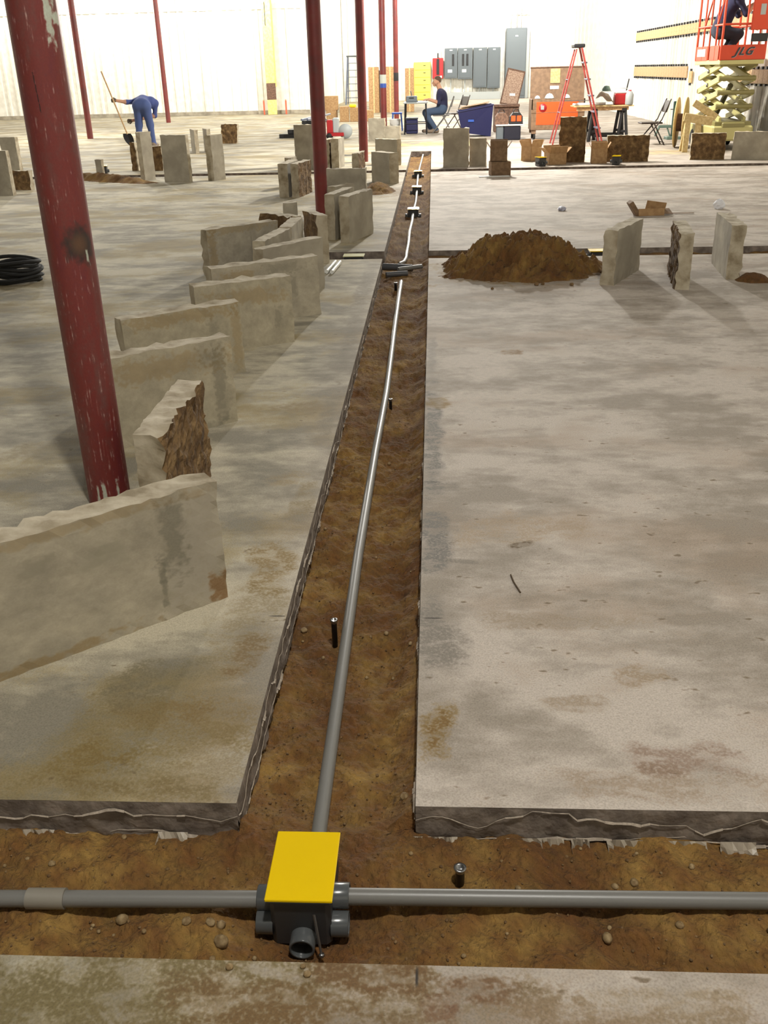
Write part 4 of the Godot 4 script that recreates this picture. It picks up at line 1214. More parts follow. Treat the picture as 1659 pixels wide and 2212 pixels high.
func materials_more() -> void:
	M.grain = ramp_tex(301, 0.11, 5, [[0.2, Color(0.88, 0.875, 0.865)], [0.5, Color(0.965, 0.965, 0.965)], [0.8, Color(1, 1, 1)]], 512)
	M.film = mat(Color(0.62, 0.58, 0.52), 0.4)
	M.pale_lid = mat(Color(0.80, 0.79, 0.62), 0.4)
	M.pvc_dark = mat(Color(0.30, 0.30, 0.31), 0.35)
	M.scorch = surf(302, [[0.3, Color(0.13, 0.10, 0.10)], [0.7, Color(0.27, 0.20, 0.17)]], 6.0, 0.02, 0.6)
	M.primer = mat(Color(0.72, 0.74, 0.70), 0.6)
	M.scratch = mat(Color(0.56, 0.42, 0.40), 0.6)
	M.blue_tape = mat(Color(0.18, 0.30, 0.62), 0.5)
	M.black = mat(Color(0.10, 0.10, 0.11), 0.55)
	M.wood_a = surf(303, [[0.3, Color(0.72, 0.58, 0.38)], [0.7, Color(0.80, 0.68, 0.48)]], 2.0, 0.02, 0.7)
	M.wood_b = surf(304, [[0.3, Color(0.66, 0.52, 0.36)], [0.7, Color(0.76, 0.63, 0.46)]], 2.0, 0.02, 0.7)
	M.orange = mat(Color(0.78, 0.24, 0.08), 0.5)
	M.orange_sticker = mat(Color(0.90, 0.33, 0.12), 0.5)
	M.cream = mat(Color(0.72, 0.69, 0.46), 0.5)
	M.cream_dark = mat(Color(0.52, 0.49, 0.30), 0.5)
	M.rubber = mat(Color(0.09, 0.09, 0.09), 0.8)
	M.grey_panel = mat(Color(0.36, 0.39, 0.41), 0.5)
	M.grey_pale = mat(Color(0.62, 0.64, 0.64), 0.5)
	M.white = mat(Color(0.88, 0.88, 0.87), 0.6)
	M.paper = mat(Color(0.90, 0.90, 0.92), 0.8)
	M.red = mat(Color(0.62, 0.10, 0.12), 0.45)
	M.fibreglass = surf(305, [[0.3, Color(0.52, 0.18, 0.17)], [0.7, Color(0.64, 0.28, 0.25)]], 1.5, 0.02, 0.5)
	M.navy = mat(Color(0.085, 0.095, 0.28), 0.5)
	M.aluminium = mat(Color(0.44, 0.47, 0.54), 0.4, 0.25)
	M.carton = surf(306, [[0.3, Color(0.60, 0.47, 0.32)], [0.7, Color(0.68, 0.55, 0.39)]], 1.2, 0.02, 0.85)
	M.carton_dark = surf(307, [[0.3, Color(0.42, 0.33, 0.24)], [0.7, Color(0.50, 0.40, 0.30)]], 1.2, 0.02, 0.85)
	M.tan_steel = surf(308, [[0.3, Color(0.46, 0.36, 0.27)], [0.7, Color(0.53, 0.42, 0.32)]], 0.8, 0.02, 0.55)
	M.brown_wood = surf(309, [[0.3, Color(0.36, 0.26, 0.21)], [0.7, Color(0.46, 0.35, 0.28)]], 1.4, 0.02, 0.75)
	M.ply = surf(310, [[0.3, Color(0.72, 0.62, 0.42)], [0.7, Color(0.80, 0.71, 0.52)]], 1.4, 0.02, 0.75)
	M.green = mat(Color(0.13, 0.24, 0.20), 0.5)
	M.green_grey = mat(Color(0.36, 0.44, 0.40), 0.5)
	M.yellow_pale = mat(Color(0.86, 0.80, 0.36), 0.6)
	M.bright_yellow = mat(Color(0.95, 0.86, 0.10), 0.5)
	M.orange_stake = mat(Color(0.85, 0.36, 0.24), 0.6)
	M.glass_blue = mat(Color(0.55, 0.70, 0.75), 0.2)
	M.blue = mat(Color(0.16, 0.32, 0.66), 0.5)
	M.chair_brown = mat(Color(0.24, 0.20, 0.17), 0.5)
	M.sheet = mat(Color(0.62, 0.61, 0.60, 0.55), 0.25)
	M.sheet.transparency = BaseMaterial3D.TRANSPARENCY_ALPHA
	M.cloth = mat(Color.WHITE, 0.9)
	M.cloth.vertex_color_use_as_albedo = true
	M.hair = mat(Color(0.30, 0.22, 0.16), 0.8)
	M.twig = mat(Color(0.30, 0.23, 0.15), 0.9)

# a carton with its base at y; flaps > 0 opens the top flaps
func carton(x: float, y: float, z: float, s: Vector3, turn: float, label: String, group := "", flaps := 0.0, m: Material = null, tape := true, tilt := 0.0) -> Node3D:
	var mm: Material = m if m else M.carton
	var t := thing("cardboard_box", label, "box", Vector3(x, y, z), turn, group)
	t.rotation.z = deg_to_rad(tilt)
	if flaps <= 0.0:
		pbox("body", mm, t, Vector3(0, s.y / 2, 0), s)
		if tape: pbox("tape", M.ply, t, Vector3(0, s.y + 0.001, 0), Vector3(s.x * 1.002, 0.003, 0.05))
		return t
	pbox("bottom_panel", mm, t, Vector3(0, 0.004, 0), Vector3(s.x, 0.008, s.z))
	for k in [-1, 1]:
		pbox("side_panel", mm, t, Vector3(k * (s.x / 2 - 0.003), s.y / 2, 0), Vector3(0.006, s.y, s.z))
		pbox("side_panel", mm, t, Vector3(0, s.y / 2, k * (s.z / 2 - 0.003)), Vector3(s.x, s.y, 0.006))
		var a: float = deg_to_rad(flaps) * k
		var l := s.z * 0.48
		pbox("flap", mm, t, Vector3(k * (s.x / 2 + sin(absf(a)) * l / 2), s.y + cos(a) * l / 2, 0), Vector3(0.006, l, s.z), Basis(Vector3.BACK, -a))
		pbox("flap", mm, t, Vector3(0, s.y + cos(a * 0.6) * l / 2, k * (s.z / 2 + sin(absf(a) * 0.6) * l / 2)), Vector3(s.x, l, 0.006), Basis(Vector3.RIGHT, a * 0.6))
	return t

# A-frame step ladder seen from its side; local x is the spread
func step_ladder(called: String, at: Vector3, turn: float, h: float, spread: float, w: float, m: Material, cap: Material, label: String) -> void:
	var t := thing(called, label, "ladder", at, turn)
	var n := int(h / 0.29)
	for s in [-1, 1]:
		pbar("front_rail", m, t, Vector3(spread, 0.0, s * w / 2), Vector3(0.05, h - 0.03, s * w * 0.32), 0.03, 0.085, Vector3.BACK)
		pbar("rear_rail", m, t, Vector3(-spread * 0.78, 0.0, s * w * 0.46), Vector3(-0.05, h - 0.06, s * w * 0.30), 0.028, 0.055, Vector3.BACK)
		pbar("spreader", M.steel, t, Vector3(spread * 0.55, h * 0.45, s * w * 0.40), Vector3(-spread * 0.43, h * 0.45, s * w * 0.40), 0.02, 0.008)
	for i in range(1, n):
		var f := float(i) / n
		pbox("step", m if m == M.aluminium else M.aluminium, t, Vector3(lerpf(spread, 0.05, f), h * f, 0), Vector3(0.085, 0.03, lerpf(w, w * 0.64, f) - 0.03))
		if i % 2 == 0: pbar("rear_brace", M.aluminium, t, Vector3(lerpf(-spread * 0.78, -0.05, f), h * f, -lerpf(w * 0.46, w * 0.3, f)), Vector3(lerpf(-spread * 0.78, -0.05, f), h * f, lerpf(w * 0.46, w * 0.3, f)), 0.03, 0.015)
	pbox("top_cap", cap, t, Vector3(0, h, 0), Vector3(0.22, 0.07, w * 0.85), Basis.IDENTITY, 0.015)

# steel folding chair facing -x
func folding_chair(at: Vector3, turn: float, m: Material, label: String) -> void:
	var t := thing("folding_chair", label, "chair", at, turn)
	pbox("seat", m, t, Vector3(-0.02, 0.42, 0), Vector3(0.42, 0.03, 0.40), Basis.IDENTITY, 0.01)
	pbox("backrest", m, t, Vector3(0.27, 0.72, 0), Vector3(0.02, 0.22, 0.40), Basis(Vector3.BACK, -0.28), 0.008)
	for s in [-1, 1]:
		ptube("leg", m, t, [Vector3(-0.24, 0, s * 0.2), Vector3(0.16, 0.48, s * 0.2), Vector3(0.31, 0.86, s * 0.2)], 0.013, 8)
		ptube("leg", m, t, [Vector3(0.26, 0, s * 0.18), Vector3(0.02, 0.42, s * 0.18)], 0.013, 8)
	ptube("crossbar", m, t, [Vector3(0.25, 0.05, -0.18), Vector3(0.25, 0.05, 0.18)], 0.009, 8)

func person(label: String, at: Vector3, turn: float, bones: Array, fine: Array) -> Node3D:
	var t := thing("person", label, "person", at, turn)
	var st := sm()
	skin(st, bones, 0.016, 0.05)
	for f in fine: skin(st, f, 0.0055, 0.014)
	obj("body", done(st), M.cloth, t)
	return t

func people() -> void:
	var jeans := Color(0.055, 0.085, 0.21)
	var tee := Color(0.05, 0.07, 0.20)
	var flesh := Color(0.45, 0.24, 0.15)
	var glove := Color(0.10, 0.075, 0.055)
	var boot := Color(0.20, 0.15, 0.11)
	var V := func(x: float, y: float, z: float) -> Vector3: return Vector3(x, y, z)
	# bent over a shovel, back to the trench
	var b := []
	for s in [-1.0, 1.0]:
		var fx: float = s * 0.17 + 0.01
		b.append([V.call(fx, 0.06, 0.06), V.call(fx + s * 0.03, 0.05, -0.14), 0.055, 0.045, boot])
		b.append([V.call(fx, 0.08, 0.03), V.call(s * 0.13, 0.49, -0.05), 0.062, 0.075, jeans])
		b.append([V.call(s * 0.13, 0.49, -0.05), V.call(s * 0.09, 0.86, 0.0), 0.080, 0.115, jeans])
	b.append([V.call(-0.07, 0.90, 0.02), V.call(0.08, 0.90, 0.02), 0.135, 0.135, jeans])
	b.append([V.call(0.0, 0.93, -0.02), V.call(-0.03, 0.97, -0.25), 0.135, 0.15, tee])
	b.append([V.call(-0.12, 0.96, -0.36), V.call(0.10, 0.95, -0.36), 0.13, 0.13, tee])
	b.append([V.call(-0.14, 0.97, -0.40), V.call(-0.22, 0.97, -0.38), 0.10, 0.075, tee])
	b.append([V.call(0.14, 0.95, -0.40), V.call(0.21, 0.93, -0.40), 0.10, 0.075, tee])
	b.append([V.call(-0.03, 0.94, -0.46), V.call(-0.05, 0.90, -0.56), 0.06, 0.06, flesh])
	b.append([V.call(-0.05, 0.89, -0.60), V.call(-0.06, 0.84, -0.68), 0.088, 0.085, flesh])
	b.append([V.call(-0.22, 0.97, -0.38), V.call(-0.41, 0.97, -0.22), 0.062, 0.046, tee])
	b.append([V.call(-0.41, 0.97, -0.22), V.call(-0.59, 1.01, -0.08), 0.043, 0.033, flesh])
	b.append([V.call(0.21, 0.93, -0.40), V.call(0.16, 0.66, -0.42), 0.062, 0.046, tee])
	b.append([V.call(0.16, 0.66, -0.42), V.call(-0.30, 0.58, -0.16), 0.043, 0.033, flesh])
	var hl := hand(V.call(-0.585, 1.01, -0.085), Vector3(-0.85, 0.05, 0.5).normalized(), Vector3(0.45, 0.1, 0.85).normalized(), 0.95, 1.0, glove)
	var hr := hand(V.call(-0.30, 0.58, -0.16), Vector3(-0.9, -0.05, 0.3).normalized(), Vector3(0.3, 0.2, 0.9).normalized(), 0.95, -1.0, glove)
	var p := person("person in blue clothes bent far over a long-handled shovel, back turned", Vector3(-6.62, 0, -23.0), 0.0, b, [hl, hr])
	plathe("hair", M.hair, p, [Vector2(0.0, 0.0), Vector2(0.05, -0.012), Vector2(0.085, -0.05), Vector2(0.094, -0.10), Vector2(0.088, -0.11)], 14, along(Vector3(-0.063, 0.80, -0.765), Vector3(-0.071, 0.74, -0.86)))
	p.get_node("hair").set_meta("label", "short brown hair")
	var sh := thing("shovel", "long-handled shovel gripped by the bending person in blue", "shovel", Vector3(-7.24, 0, -22.98))
	ptube("handle", M.wood_b, sh, [Vector3(-0.20, 1.62, 0.0), Vector3(0.22, 0.30, 0.02)], 0.016, 10)
	var st := sm()
	var rows := []
	for i in 6:
		var row := []
		for j in 5:
			var u := (j - 2) / 2.0
			var w: float = [0.09, 0.11, 0.11, 0.10, 0.07, 0.015][i]
			row.append(Vector3(0.215 + i * 0.016 + u * w, 0.315 - i * 0.056, 0.02 + absf(u) * 0.025))
		rows.append(row)
	for i in 5:
		for j in 4: quad(st, rows[i][j], rows[i + 1][j], rows[i + 1][j + 1], rows[i][j + 1])
	obj("blade", done(st), M.dark_steel, sh)
	# seated in profile at the folding table
	tee = Color(0.016, 0.016, 0.05)
	jeans = Color(0.05, 0.075, 0.13)
	b = []
	for s in [-1.0, 1.0]:
		var dz: float = s * 0.10
		var fx := -0.30 if s < 0 else -0.16
		b.append([V.call(fx + 0.06, 0.05, dz), V.call(fx - 0.16, 0.045, dz * 1.2), 0.05, 0.04, boot])
		b.append([V.call(fx + 0.03, 0.09, dz), V.call(-0.40, 0.47, dz), 0.062, 0.072, jeans])
		b.append([V.call(-0.40, 0.50, dz), V.call(-0.02, 0.53, dz * 0.9), 0.075, 0.105, jeans])
		b.append([V.call(-0.02, 0.97, s * 0.15), V.call(-0.03, 0.94, s * 0.21), 0.085, 0.07, tee])
		b.append([V.call(-0.03, 0.94, s * 0.21), V.call(-0.07, 0.72, s * 0.23), 0.060, 0.045, tee])
		b.append([V.call(-0.07, 0.72, s * 0.23), V.call(-0.32, 0.80, s * 0.15), 0.042, 0.031, flesh])
	b.append([V.call(0.02, 0.56, -0.06), V.call(0.02, 0.56, 0.06), 0.13, 0.13, jeans])
	b.append([V.call(0.03, 0.64, 0.0), V.call(0.02, 0.80, 0.0), 0.14, 0.145, tee])
	b.append([V.call(0.01, 0.90, -0.08), V.call(0.01, 0.90, 0.08), 0.135, 0.135, tee])
	b.append([V.call(-0.03, 1.02, 0.0), V.call(-0.07, 1.12, 0.0), 0.062, 0.058, flesh])
	var hd := [[V.call(-0.10, 1.235, 0.0), V.call(-0.125, 1.20, 0.0), 0.092, 0.085, flesh], [V.call(-0.155, 1.17, 0.0), V.call(-0.17, 1.135, 0.0), 0.055, 0.038, flesh], [V.call(-0.20, 1.205, 0.0), V.call(-0.222, 1.172, 0.0), 0.011, 0.016, flesh], [V.call(-0.205, 1.143, -0.012), V.call(-0.205, 1.143, 0.012), 0.008, 0.008, Color(0.35, 0.15, 0.11)], [V.call(-0.085, 1.21, 0.088), V.call(-0.09, 1.175, 0.085), 0.018, 0.012, flesh], [V.call(-0.085, 1.21, -0.088), V.call(-0.09, 1.175, -0.085), 0.018, 0.012, flesh], [V.call(-0.195, 1.205, 0.034), V.call(-0.197, 1.205, 0.036), 0.012, 0.012, Color(0.05, 0.04, 0.03)], [V.call(-0.195, 1.205, -0.034), V.call(-0.197, 1.205, -0.036), 0.012, 0.012, Color(0.05, 0.04, 0.03)], [V.call(-0.07, 1.12, 0.0), V.call(-0.10, 1.18, 0.0), 0.058, 0.06, flesh]]
	p = person("person in a navy t-shirt and jeans sitting in profile at a folding table", Vector3(0.20, 0, -26.3), 0.0, b, [hd, hand(V.call(-0.32, 0.80, 0.15), Vector3(-0.98, 0.0, -0.15).normalized(), Vector3(0, 1, 0), 0.35, 1.0, flesh), hand(V.call(-0.32, 0.80, -0.15), Vector3(-0.98, 0.0, 0.15).normalized(), Vector3(0, 1, 0), 0.35, -1.0, flesh)])
	plathe("hair", M.hair, p, [Vector2(0.0, 0.102), Vector2(0.05, 0.09), Vector2(0.085, 0.045), Vector2(0.096, 0.0), Vector2(0.09, -0.02)], 16, Transform3D(Basis(Vector3.BACK, -0.5), Vector3(-0.092, 1.245, 0.0)))
	p.get_node("hair").set_meta("label", "short cropped brown hair")
	# crouching on the lift platform, head and arms above the frame's top edge
	tee = Color(0.02, 0.022, 0.055)
	jeans = Color(0.022, 0.025, 0.04)
	b = []
	for s in [-1.0, 1.0]:
		var dz: float = s * 0.11
		b.append([V.call(0.0, 0.05, dz), V.call(0.19, 0.045, dz), 0.05, 0.042, Color(0.03, 0.025, 0.02)])
		b.append([V.call(0.02, 0.09, dz), V.call(0.20, 0.42, dz * 1.3), 0.065, 0.075, jeans])
		b.append([V.call(0.20, 0.42, dz * 1.3), V.call(-0.10, 0.46, dz), 0.08, 0.115, jeans])
		b.append([V.call(0.10, 0.98, s * 0.15), V.call(0.12, 0.96, s * 0.22), 0.09, 0.075, tee])
		b.append([V.call(0.12, 0.96, s * 0.22), V.call(0.26, 0.74, s * 0.24), 0.062, 0.048, tee])
		b.append([V.call(0.26, 0.74, s * 0.24), V.call(0.42, 0.88, s * 0.16), 0.043, 0.033, flesh])
	b.append([V.call(-0.10, 0.50, -0.06), V.call(-0.10, 0.50, 0.06), 0.15, 0.15, jeans])
	b.append([V.call(-0.08, 0.60, 0.0), V.call(0.0, 0.80, 0.0), 0.15, 0.15, tee])
	b.append([V.call(0.06, 0.92, -0.08), V.call(0.06, 0.92, 0.08), 0.135, 0.135, tee])
	b.append([V.call(0.12, 1.04, 0.0), V.call(0.16, 1.12, 0.0), 0.062, 0.06, flesh])
	hd = [[V.call(0.19, 1.24, 0.0), V.call(0.21, 1.20, 0.0), 0.092, 0.085, flesh], [V.call(0.235, 1.17, 0.0), V.call(0.25, 1.135, 0.0), 0.055, 0.038, flesh], [V.call(0.285, 1.205, 0.0), V.call(0.305, 1.172, 0.0), 0.011, 0.016, flesh], [V.call(0.16, 1.12, 0.0), V.call(0.19, 1.18, 0.0), 0.058, 0.06, flesh], [V.call(0.18, 1.21, 0.088), V.call(0.185, 1.175, 0.085), 0.018, 0.012, flesh], [V.call(0.18, 1.21, -0.088), V.call(0.185, 1.175, -0.085), 0.018, 0.012, flesh]]
	p = person("person in dark work clothes crouching on the orange lift platform", Vector3(5.35, 1.535, -19.62), 0.0, b, [hd, hand(V.call(0.42, 0.88, 0.16), Vector3(0.8, 0.5, -0.2).normalized(), Vector3(-0.4, 0.8, 0.3).normalized(), 0.5, 1.0, flesh), hand(V.call(0.42, 0.88, -0.16), Vector3(0.8, 0.5, 0.2).normalized(), Vector3(-0.4, 0.8, -0.3).normalized(), 0.5, -1.0, flesh)])
	plathe("hard_hat", M.white, p, [Vector2(0.0, 0.13), Vector2(0.06, 0.12), Vector2(0.10, 0.07), Vector2(0.112, 0.02), Vector2(0.15, 0.005), Vector2(0.112, 0.0)], 18, Transform3D(Basis(Vector3.BACK, 0.2), Vector3(0.185, 1.265, 0.0)))

func scissor_lift() -> void:
	var t := thing("scissor_lift", "orange and cream scissor lift with raised platform beside the right wall", "scissor lift", Vector3(5.52, 0, -19.85))
	pbox("chassis", M.cream, t, Vector3(0, 0.30, 0), Vector3(0.74, 0.26, 1.70), Basis.IDENTITY, 0.03)
	pbox("base_tray", M.cream_dark, t, Vector3(0, 0.46, 0), Vector3(0.66, 0.08, 1.60))
	pbox("end_cover", M.cream_dark, t, Vector3(0, 0.44, 0.83), Vector3(0.42, 0.10, 0.06), Basis.IDENTITY, 0.02)
	for sx in [-1, 1]:
		for sz in [-1, 1]:
			plathe("wheel", M.rubber, t, [Vector2(0.0, -0.05), Vector2(0.13, -0.05), Vector2(0.16, -0.035), Vector2(0.16, 0.035), Vector2(0.13, 0.05), Vector2(0.0, 0.05)], 20, along(Vector3(sx * 0.33, 0.16, sz * 0.62), Vector3(sx * 1.0, 0.16, sz * 0.62)))
	var y := 0.50
	for i in 4:
		var y2 := y + 0.235
		for sx in [-1, 1]:
			pbar("scissor_arm", M.cream, t, Vector3(sx * 0.30, y + 0.02, -0.72), Vector3(sx * 0.30, y2 + 0.02, 0.72), 0.05, 0.10)
			pbar("scissor_arm", M.cream, t, Vector3(sx * 0.22, y + 0.02, 0.72), Vector3(sx * 0.22, y2 + 0.02, -0.72), 0.05, 0.10)
			plathe("pivot", M.steel, t, [Vector2(0.0, 0.0), Vector2(0.035, 0.0), Vector2(0.035, 0.03), Vector2(0.0, 0.03)], 14, along(Vector3(sx * 0.325, (y + y2) / 2 + 0.02, 0), Vector3(sx * 2.0, (y + y2) / 2 + 0.02, 0)))
		for sz in [-1, 1]:
			ptube("cross_tube", M.cream_dark, t, [Vector3(-0.33, y2 + 0.02, sz * 0.72), Vector3(0.33, y2 + 0.02, sz * 0.72)], 0.04, 12)
		y = y2
	ptube("lift_cylinder", M.steel, t, [Vector3(0.0, 0.52, -0.5), Vector3(0.0, 1.10, 0.35)], 0.05, 14)
	pbox("deck", M.cream, t, Vector3(0, 1.495, 0), Vector3(0.78, 0.08, 1.76))
	# toe boards
	pbox("toe_board", M.orange, t, Vector3(0.0, 1.645, 0.87), Vector3(0.79, 0.25, 0.02))
	pbox("toe_board", M.orange, t, Vector3(0.0, 1.645, -0.87), Vector3(0.79, 0.25, 0.02))
	pbox("toe_board", M.orange, t, Vector3(0.385, 1.645, 0), Vector3(0.02, 0.25, 1.72))
	pbox("toe_board", M.orange, t, Vector3(-0.385, 1.645, 0.43), Vector3(0.02, 0.25, 0.60))
	pbox("toe_board", M.orange, t, Vector3(-0.385, 1.645, -0.45), Vector3(0.02, 0.25, 0.82))
	pbox("warning_sticker", M.grey_pale, t, Vector3(-0.398, 1.66, -0.45), Vector3(0.004, 0.13, 0.60))
	for sx in [-1, 1]:
		for z in [-0.86, -0.42, 0.02, 0.46, 0.86]:
			ptube("rail_post", M.orange, t, [Vector3(sx * 0.385, 1.53, z), Vector3(sx * 0.385, 2.62, z)], 0.021 if absf(z) > 0.8 else 0.016, 10)
		for yy in [2.10, 2.62]: ptube("rail", M.orange, t, [Vector3(sx * 0.385, yy, -0.86), Vector3(sx * 0.385, yy, 0.86)], 0.019, 10)
	for sz in [-1, 1]:
		for yy in [2.10, 2.62]: ptube("rail", M.orange, t, [Vector3(-0.385, yy, sz * 0.86), Vector3(0.385, yy, sz * 0.86)], 0.019, 10)
		ptube("rail_post", M.orange, t, [Vector3(0.02, 1.53, sz * 0.86), Vector3(0.02, 2.62, sz * 0.86)], 0.015, 10)
	pbar("gate_brace", M.orange, t, Vector3(-0.385, 2.10, -0.42), Vector3(-0.385, 2.60, 0.02), 0.025, 0.025)
	pbar("gate_brace", M.orange, t, Vector3(-0.385, 2.10, 0.46), Vector3(-0.385, 2.60, 0.82), 0.025, 0.025)
	var pn := pbox("control_panel", M.orange, t, Vector3(0.24, 2.33, 0.895), Vector3(0.32, 0.66, 0.05), Basis.IDENTITY, 0.01)
	pbox("sticker", M.grey_pale, pn, Vector3(0.25, 2.32, 0.922), Vector3(0.09, 0.17, 0.004))
	pbox("control_box", M.black, t, Vector3(0.25, 1.88, 0.895), Vector3(0.27, 0.13, 0.08))
	# the maker's slanted letters on the toe board
	var font := SystemFont.new()
	font.font_names = PackedStringArray(["Droid Sans"])
	font.font_weight = 700
	for lay in [[0.0, M.lift_letter, 0.006], [0.006, M.lift_outline, 0.003]]:
		var tm := TextMesh.new()
		tm.text = "JLG"
		tm.font = font
		tm.font_size = 64
		tm.pixel_size = 0.00285
		tm.depth = lay[2]
		var o := obj("lettering", tm, lay[1], t)
		o.transform = Transform3D(Basis(Vector3(1.12, 0, 0), Vector3(0.45, 0.95, 0), Vector3(0, 0, 1)), Vector3(0.03 + lay[0], 1.665 - lay[0], 0.884 - lay[0] * 0.3))

func job_boxes() -> void:
	var t := thing("job_box", "tan steel job box with open lid and orange front label, on casters", "tool chest", Vector3(2.78, 0, -23.3))
	pbox("body", M.tan_steel, t, Vector3(0, 0.42, 0), Vector3(1.18, 0.44, 0.66), Basis.IDENTITY, 0.01)
	pbox("upper_body", M.tan_steel, t, Vector3(0, 0.73, -0.22), Vector3(1.18, 0.22, 0.22))
	for s in [-1, 1]: pbox("side_wall", M.tan_steel, t, Vector3(s * 0.575, 0.73, 0.1), Vector3(0.03, 0.22, 0.46))
	pbox("front_wall", M.tan_steel, t, Vector3(0, 0.73, 0.315), Vector3(1.18, 0.22, 0.03))
	var lid := pbox("lid", M.tan_steel, t, Vector3(0.04, 1.14, -0.37), Vector3(1.22, 0.66, 0.05), Basis(Vector3.RIGHT, -0.10))
	pbox("lid_rim", M.brown_wood, lid, Vector3(0.04, 1.475, -0.405), Vector3(1.24, 0.025, 0.09), Basis(Vector3.RIGHT, -0.10))
	pbox("taped_sheet", M.ply, lid, Vector3(-0.02, 1.30, -0.345), Vector3(0.22, 0.30, 0.004), Basis(Vector3.RIGHT, -0.10))
	pbox("taped_sheet", M.paper, lid, Vector3(-0.03, 1.06, -0.325), Vector3(0.20, 0.07, 0.004), Basis(Vector3.RIGHT, -0.10))
	pbox("orange_label", M.orange_sticker, t, Vector3(-0.02, 0.545, 0.333), Vector3(0.92, 0.47, 0.006))
	pbox("seam", M.tan_steel, t, Vector3(0, 0.56, 0.338), Vector3(1.18, 0.012, 0.006))
	var bd := plathe("badge", M.red, t, [Vector2(0.0, 0.008), Vector2(0.085, 0.008), Vector2(0.09, 0.0)], 20, along(Vector3(-0.34, 0.66, 0.335), Vector3(-0.34, 0.66, 2.0)))
	pbox("badge_plate", M.grey_pale, bd, Vector3(-0.35, 0.665, 0.346), Vector3(0.07, 0.08, 0.006))
	for s in [-1, 1]:
		for z in [-0.25, 0.25]:
			pbox("caster_leg", M.tan_steel, t, Vector3(s * 0.52, 0.17, z), Vector3(0.10, 0.10, 0.10))
			plathe("caster", M.rubber, t, [Vector2(0.0, -0.02), Vector2(0.065, -0.02), Vector2(0.07, 0.0), Vector2(0.065, 0.02), Vector2(0.0, 0.02)], 16, along(Vector3(s * 0.50, 0.07, z), Vector3(s * 0.50 + 1.0, 0.07, z)))
	# hard hats on the rim
	for k in [[2.36, 0.06, "small"], [2.63, 0.10, "large"], [3.02, 0.075, "middle-sized"]]:
		var hh := thing("hard_hat", "%s white hard hat on the open job box" % k[2], "hard hat", Vector3(k[0], 0.84, -23.47), 0, "hard hats on the job box")
		var r: float = k[1]
		plathe("shell", M.white, hh, [Vector2(0.0, r * 1.05), Vector2(r * 0.55, r * 0.92), Vector2(r * 0.9, r * 0.5), Vector2(r, r * 0.08), Vector2(r * 1.25, r * 0.03), Vector2(r, 0.0)], 18)
		pbox("ridge", M.white, hh, Vector3(0, r * 0.98, 0), Vector3(r * 0.18, r * 0.2, r * 1.1), Basis.IDENTITY, 0.004)
	# second, brown one behind the blue bin
	t = thing("job_box", "brown wooden chest with its pale lined lid leaning open behind the blue bin", "tool chest", Vector3(1.86, 0, -26.3))
	pbox("body", M.brown_wood, t, Vector3(0, 0.30, 0), Vector3(0.62, 0.60, 0.5))
	pbox("front_shelf", M.brown_wood, t, Vector3(0.0, 0.62, 0.16), Vector3(0.64, 0.06, 0.3))
	lid = pbox("lid", M.brown_wood, t, Vector3(0.17, 1.02, -0.32), Vector3(0.46, 0.86, 0.05), Basis(Vector3.BACK, -0.22))
	pbox("lining", M.wood_pale, lid, Vector3(0.17, 1.02, -0.29), Vector3(0.40, 0.78, 0.012), Basis(Vector3.BACK, -0.22))
	pbox("white_label", M.paper, lid, Vector3(0.17, 0.86, -0.28), Vector3(0.14, 0.06, 0.004), Basis(Vector3.BACK, -0.05))

